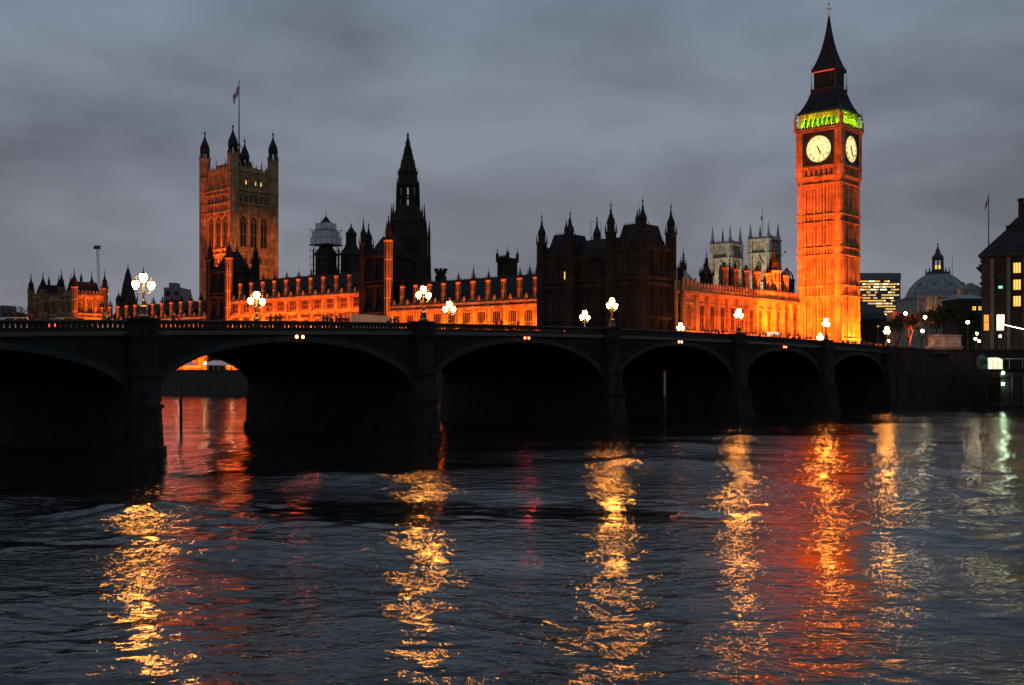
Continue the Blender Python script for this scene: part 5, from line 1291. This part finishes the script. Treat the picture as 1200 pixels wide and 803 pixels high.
# ------------------------------------------------------------------ river marker posts
for (px, Y, ytop, label) in ((212, 147, 447, 'tall marker post topped with an x, in the orange water under the arch'), (779, 174, 434, 'pale topped marker post with a small x, in the dark arch right of centre')):
    p = empty('marker_post', (PX(px, Y), Y, -2.5)); tag(p, label, 'post', None); zt = PZ(ytop, Y) + 2.5
    mb = MB(); mb.bar((0, 0, 0), (0, 0, zt - 2.4 if px < 300 else zt - 4), .2, 10, 0, .19); mb.build('pole', M['weed_and_shade'], p)  # lower pole in dark wall colour, standing for shade below the lamplit top
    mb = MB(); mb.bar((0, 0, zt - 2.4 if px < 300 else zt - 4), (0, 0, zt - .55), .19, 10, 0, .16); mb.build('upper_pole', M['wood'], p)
    mb = MB(); mb.bar((-.28, -.1, zt - .62), (.28, -.1, zt), .06, 4); mb.bar((.28, -.1, zt - .62), (-.28, -.1, zt), .06, 4); mb.build('top_mark', M['wood'], p)

# ------------------------------------------------------------------ people on the bridge (only heads and shoulders clear the parapet)
def person_proto(kind, coat, seed):
    J = dict(pel=(0,0,.95), ch=(0,0,1.32), nk=(0,.01,1.50), hd=(0,.02,1.62), ht=(0,.0,1.72))
    sw = {'stand': 0, 'walk': .28, 'lean': .05, 'camera': 0}[kind]
    vs = [(0,0,.95),(0,.01,1.15),(0,.01,1.36),(0,.02,1.50),(0,.0,1.60),(0,.0,1.69)]; rr = [.15,.14,.16,.055,.095,.07]; es = [(0,1),(1,2),(2,3),(3,4),(4,5)]
    def chain(st, pts, rs):
        prev = st
        for p, r_ in zip(pts, rs): vs.append(p); rr.append(r_); es.append((prev, len(vs) - 1)); prev = len(vs) - 1
    for sg in (-1, 1):
        chain(0, [(sg*.10,0,.88), (sg*.11, sg*sw*.5 - .02, .5), (sg*.11, sg*sw, .09), (sg*.12, sg*sw - .14, .05)], [.10, .065, .045, .035])
        if kind == 'camera': arm = [(sg*.19,0,1.40), (sg*.27,-.12,1.18), (sg*.12,-.30,1.50), (sg*.07,-.34,1.58)]
        elif kind == 'lean': arm = [(sg*.19,0,1.40), (sg*.26,-.06,1.14), (sg*.14,-.30,1.10), (sg*.08,-.36,1.10)]
        else: arm = [(sg*.19,0,1.40), (sg*.25, -sg*sw*.5, 1.13), (sg*.25, -sg*sw - .06, .90), (sg*.24, -sg*sw - .08, .82)]
        chain(2, arm, [.075, .05, .036, .03])
    me = bpy.data.meshes.new('person_skeleton'); me.from_pydata(vs, es, []); tmp = bpy.data.objects.new('tmp_person', me); COL.objects.link(tmp)
    sk = tmp.modifiers.new('skin', 'SKIN'); me.skin_vertices.new() if not me.skin_vertices else None
    for i, v_ in enumerate(me.skin_vertices[0].data): v_.radius = (rr[i], rr[i] * (.8 if i in (0, 1, 2) else 1)); v_.use_root = (i == 0)
    sb = tmp.modifiers.new('sub', 'SUBSURF'); sb.levels = 1; sb.render_levels = 1
    dg = bpy.context.evaluated_depsgraph_get(); ev = tmp.evaluated_get(dg); body = bpy.data.meshes.new_from_object(ev)
    bpy.data.objects.remove(tmp)
    body.materials.clear(); body.materials.append(M['skin']); body.materials.append(coat); body.materials.append(M['black'])
    for p in body.polygons:
        c = p.center; p.material_index = 0 if c.z > 1.49 and abs(c.x) < .13 and c.y > -.2 else (2 if c.z < .86 and abs(c.x) < .2 and c.z < .84 else 1); p.use_smooth = True
    root = place(body, 'person')
    hb = MB(); hb.lathe(0, .02, [(.02, 1.745), (.075, 1.735), (.105, 1.69), (.108, 1.63), (.09, 1.57)][::-1], 10); h_ = hb.build('hair', M['hair'], root); h_.location = (0, .012, 0)
    return root
kinds = ['stand', 'walk', 'lean', 'camera']
protos = [person_proto(k, COATS[(i * 3 + j) % 7], 0) for j in range(2) for i, k in enumerate(kinds)]
used = set()
def s_at(px, ly):                                            # bridge station that shows at picture column px
    k = (px - 600) / F; b0 = BA + BY * ly
    return (k * b0.y - b0.x) / (BX.x - k * BX.y)
def poseword(i): return ['standing', 'walking', 'leaning forward', 'raising a camera'][i % 4]
spots = []
rp = random.Random(11)
for (a, b, n) in ((30, 60, 2), (118, 132, 2), (200, 212, 2), (316, 330, 3), (376, 386, 3), (388, 399, 3), (400, 409, 3), (455, 470, 3), (581, 590, 2), (606, 612, 1), (826, 848, 6), (876, 900, 6), (901, 952, 16), (985, 1034, 20)):
    for k in range(n): spots.append(a + (b - a) * (k + rp.uniform(.1, .9)) / n)
segn = []
for i, px in enumerate(sorted(spots)):
    for (lo, hi, nm) in ((0, 163, 'left of the leftmost bridge lamp'), (163, 493, 'between first and second near lamp'), (493, 714, 'between second and third near lamp'), (714, 863, 'left of the fourth near lamp'), (863, 965, 'before the red palace wing'), (965, 1040, 'right of the fifth lamp')):
        if lo <= px < hi: seg = nm
    cnt = segn.count(seg) + 1; segn.append(seg)
    ly = rp.uniform(.75, 1.1) if i % 4 in (2, 3) else rp.uniform(1.2, 3.6)
    pi = i % 8; x = s_at(px, ly)
    if pi in used: o = copy_tree(protos[pi])
    else: o = protos[pi]; used.add(pi)
    o.location = BW(x, ly, ZP(-x) - .90); o.rotation_euler = (0, 0, BR + (rp.uniform(-.4, .4) if pi % 4 in (2, 3, 0) else R(rp.choice((90, -90))) + rp.uniform(-.2, .2)))
    q = rp.uniform(.93, 1.07); o.scale = (q, q, q)
    ordw = ['first', 'second', 'third', 'fourth', 'fifth', 'sixth', 'seventh', 'eighth', 'ninth', 'tenth', 'eleventh', 'twelfth', 'thirteenth', 'fourteenth', 'fifteenth', 'sixteenth', 'seventeenth', 'eighteenth', 'nineteenth', 'twentieth', 'twenty-first', 'twenty-second', 'twenty-third', 'twenty-fourth'][cnt - 1]
    tag(o, 'dark figure %s, %s from left, %s' % (poseword(pi), ordw, seg), 'person', 'pedestrians behind the bridge parapet')

# ------------------------------------------------------------------ vehicles on the bridge
def vehicle(name, label, cat, px, ly, paint, profile, wd, wheels, glass, heading, name_body='body', tail=True, grp='vehicles on the bridge'):
    x = s_at(px, ly); root = empty(name, BW(x, ly, ZP(-x) - 1.25), BR + (0 if heading > 0 else math.pi)); tag(root, label, cat, grp)
    mb = MB(); mb.poly(profile, -wd/2, wd/2)
    me = mb.mesh('body', M[paint]); bo = place(me, 'body', root); bv = bo.modifiers.new('bevel', 'BEVEL'); bv.width = .07; bv.segments = 3; bv.limit_method = 'ANGLE'
    for g_ in glass:
        mb = MB(); mb.poly(g_, -wd/2 - .012, wd/2 + .012); mb.build('window', M['glass'], root)
    xs = [p[0] for p in profile]; x0, x1 = min(xs), max(xs)
    for wx in wheels:
        for sy in (-1, 1):
            mb = MB(); mb.bar((wx, sy*(wd/2 - .2), .33), (wx, sy*(wd/2 + .01), .33), .33, 16); w2_ = mb.build('wheel', M['tyre'], root)
            mb = MB(); mb.bar((wx, sy*(wd/2 + .012), .33), (wx, sy*(wd/2 + .03), .33), .19, 10); mb.build('rim', M['silver'], w2_)
    for sy in (-1, 1):
        mb = MB(); mb.box(x1 - .03, x1 + .03, sy*wd*.36 - .14, sy*wd*.36 + .14, .6, .8); mb.build('headlight', M['head'], root)
        mb = MB(); mb.box(x0 - .03, x0 + .03, sy*wd*.38 - .1, sy*wd*.38 + .1, .75, 1.05 if wd < 2 else 1.3); mb.build('tail_light', M['tail'], root)
    return root
carp = [(-2.1,.3),(2.1,.3),(2.15,.75),(1.2,.95),(.5,1.42),(-1.0,1.46),(-1.75,1.02),(-2.12,.95)]
carg = [[(1.05,.98),(.48,1.36),(-.2,1.38),(-.2,.98)], [(-.3,.98),(-.3,1.38),(-.98,1.39),(-1.5,1.02)]]
cabp = [(-2.2,.3),(2.2,.3),(2.25,.95),(1.3,1.05),(.7,1.68),(-1.3,1.74),(-2.0,1.55),(-2.22,.9)]
cabg = [[(1.1,1.1),(.66,1.6),(-.2,1.62),(-.2,1.08)], [(-.3,1.08),(-.3,1.62),(-1.25,1.64),(-1.8,1.1)]]
vanp = [(-3.3,.35),(3.2,.35),(3.25,1.1),(2.75,1.35),(2.2,2.2),(1.9,2.75),(-3.3,2.8)]
vang = [[(2.55,1.4),(2.12,2.1),(1.4,2.1),(1.4,1.4)]]
vehicle('delivery_van', 'long white van on the bridge in front of the orange floodlit palace', 'van', 438, 16, 'cream', vanp, 2.1, (-2.2, 2.1), vang, 1)
vehicle('parked_car', 'pale car on the bridge at the far left picture edge', 'car', 10, 8, 'silver', cabp, 1.75, (-1.4, 1.45), cabg, -1)
vehicle('taxi_cab', 'dark taxi on the bridge in front of the far left pavilion', 'taxi', 86, 9, 'black', cabp, 1.75, (-1.4, 1.45), cabg, 1)
vehicle('taxi_cab', 'dark taxi on the bridge before the dark middle pavilion, tail lamps glowing', 'taxi', 668, 9, 'black', cabp, 1.75, (-1.4, 1.45), cabg, 1)
vehicle('hatchback_car', 'red car on the bridge following the dark taxi before the dark pavilion', 'car', 645, 9, 'red', carp, 1.7, (-1.3, 1.35), carg, 1)
vehicle('hatchback_car', 'silver car on the bridge just left of the leftmost bridge lamp', 'car', 143, 9, 'silver', carp, 1.7, (-1.3, 1.35), carg, 1)
# lit white tent on the green before the palace
tn = empty('event_tent', (PX(905, 276), 276, GZ), PR); tag(tn, 'small tent with a glowing white canopy at the foot of the red wing', 'tent')
mb = MB(); mb.frust(0, 0, 4.9, 5.7, 1.6, 1.6, 1.0, 1.0); mb.build('canopy', M['tentglow'], tn); mb = MB()
for x in (-1.8, 1.8):
    for y in (-1.8, 1.8): mb.bar((x, y, 0), (x, y, 4.9), .07, 6)
mb.build('pole', M['white'], tn)

# ------------------------------------------------------------------ floodlights of the palace
OR = (1, .116, .006); YO = (1, .155, .010)
def fstrip(xa, xb, y, z, ty, tz_, p, col=OR, n=1, sy_=.4, spread=150):
    for k in range(n):
        a = xa + (xb - xa) * k / n; b = xa + (xb - xa) * (k + 1) / n; c = (a + b) / 2
        flood(PW(c, y, z), PW(c, ty, tz_), abs(b - a) * .96, p / n, col, sy_, tuple(EX), spread)
def bays(xa, xb, n, p):
    for k in range(n):
        x = xa + (xb - xa) * (k + .5) / n; q = rp.uniform(.7, 1.3)
        flood(PW(x, 8.0, 7.25), PW(x, 12, 17), 1.4, p * q * .72 / n, (1, .122, .005), .5, tuple(EX), 125)
        flood(PW(x, 10.3, 17.35), PW(x, 12.2, 24), .8, p * rp.uniform(.5, 1.4) * .30 / n, (1, .20, .010), .3, tuple(EX), 150)
bays(-100.7, -30.9, 12, 88000)
bays(-183.3, -112.4, 11, 105000)
bays(-271.5, -194.9, 12, 95000)
fstrip(-182, -113, 10.0, 26.9, 12, 33, 9000, OR)
flood(PW(SX + 10, 6, 8), PW(SX, 6, 20), 12, 22000, YO, .4, tuple(EY))
# ledge lights at the lit corner turrets
for x1 in (-100.8, -183.4):
    spot(PW(x1 + 3.2, 7.5, 27.6), PW(x1, 11.4, 42), 7000, 26, OR)
# north wing
for k in range(9):
    flood(PW(7.5, 20 + 7 * k, 12.3), PW(.8, 20 + 7 * k, 21.5), 1.6, 3100 * rp.uniform(.65, 1.35), (1, .105, .007), .5, tuple(EY), 140)
flood(PW(7, 17, 12.3), PW(.8, 17, 20), 6, 2500, YO, .4, tuple(EY), 130)
spot(PW(20, 50, 12.5), PW(0, 44, 33), 60000, 75, OR)
# clock tower
spot(PW(9, 44, 13), PW(7, 78, 40), 640000, 68, OR, .6, .8)
flood(PW(7.5, 70, 12.3), PW(7.5, 78, 22), 10, 9000, OR, .4, tuple(EX), 120)
spot(PW(34, 90, 13), PW(13.8, 85, 48), 105000, 80, OR, .8, .8)
flood(PW(19, 85, 12.3), PW(13.8, 85, 24), 11, 26000, YO, .5, tuple(EY), 120)
GR = (.32, 1, .02)
ctl = lambda x, y, z: Bc + EX * x + EY * y + Vector((0, 0, z))
flood(ctl(0, -6.82, 77.55), ctl(0, -6.1, 79.6), 11.5, 1500, (.42, 1, .02), .2, tuple(EX), 150)
flood(ctl(6.82, 0, 77.55), ctl(6.1, 0, 79.6), 11.5, 1500, (.42, 1, .02), .2, tuple(EY), 150)
flood(ctl(0, -5.48, 77.35), ctl(0, -5.35, 80), 9.5, 1800, (.03, 1, .06), .2, tuple(EX), 170)
flood(ctl(5.48, 0, 77.35), ctl(5.35, 0, 80), 9.5, 1800, (.1, 1, .04), .2, tuple(EY), 170)
# great square tower
vl = lambda x, y, z: Vector((vx, Yv, 11)) + EX * x + EY * y + Vector((0, 0, z))
spot(vl(-9, -13, 26), vl(-7, 0, vz(262)), 190000, 46, (1, .15, .012), .6)
spot(vl(-11, -80, 24), vl(-11, 0, 50), 80000, 40, OR, 1)
spot(vl(75, 8, 24), vl(0, 11, 34), 200000, 46, (1, .24, .055), 1)
for (x, y) in ((-19.8, -.9), (.9, 19.5)): pointl(vl(x, y, zt + .5 if False else vz(205)), 90, (1, .5, .12), .3)
# abbey
al = lambda px, x, y, z: Vector((PX(px, Ya), Ya, 20)) + EX * x + EY * y + Vector((0, 0, z))
spot(al(856, -7, -26, 8), al(856, -6, 0, 36), 85000, 70, (1, .80, .5), .6)
spot(al(901, -7, -26, 8), al(901, -6, 0, 34), 75000, 70, (1, .80, .52), .6)
# domed hall
spot((PX(1083, Yh), Yh - 22, 30), (PX(1083, Yh), Yh - 17, 44), 9000, 110, (1, .38, .10), .5)
spot((PX(1092, 250), 251, 21), (PX(1104, 260), 260, 14.5), 3500, 42, (1, .36, .17), .3)
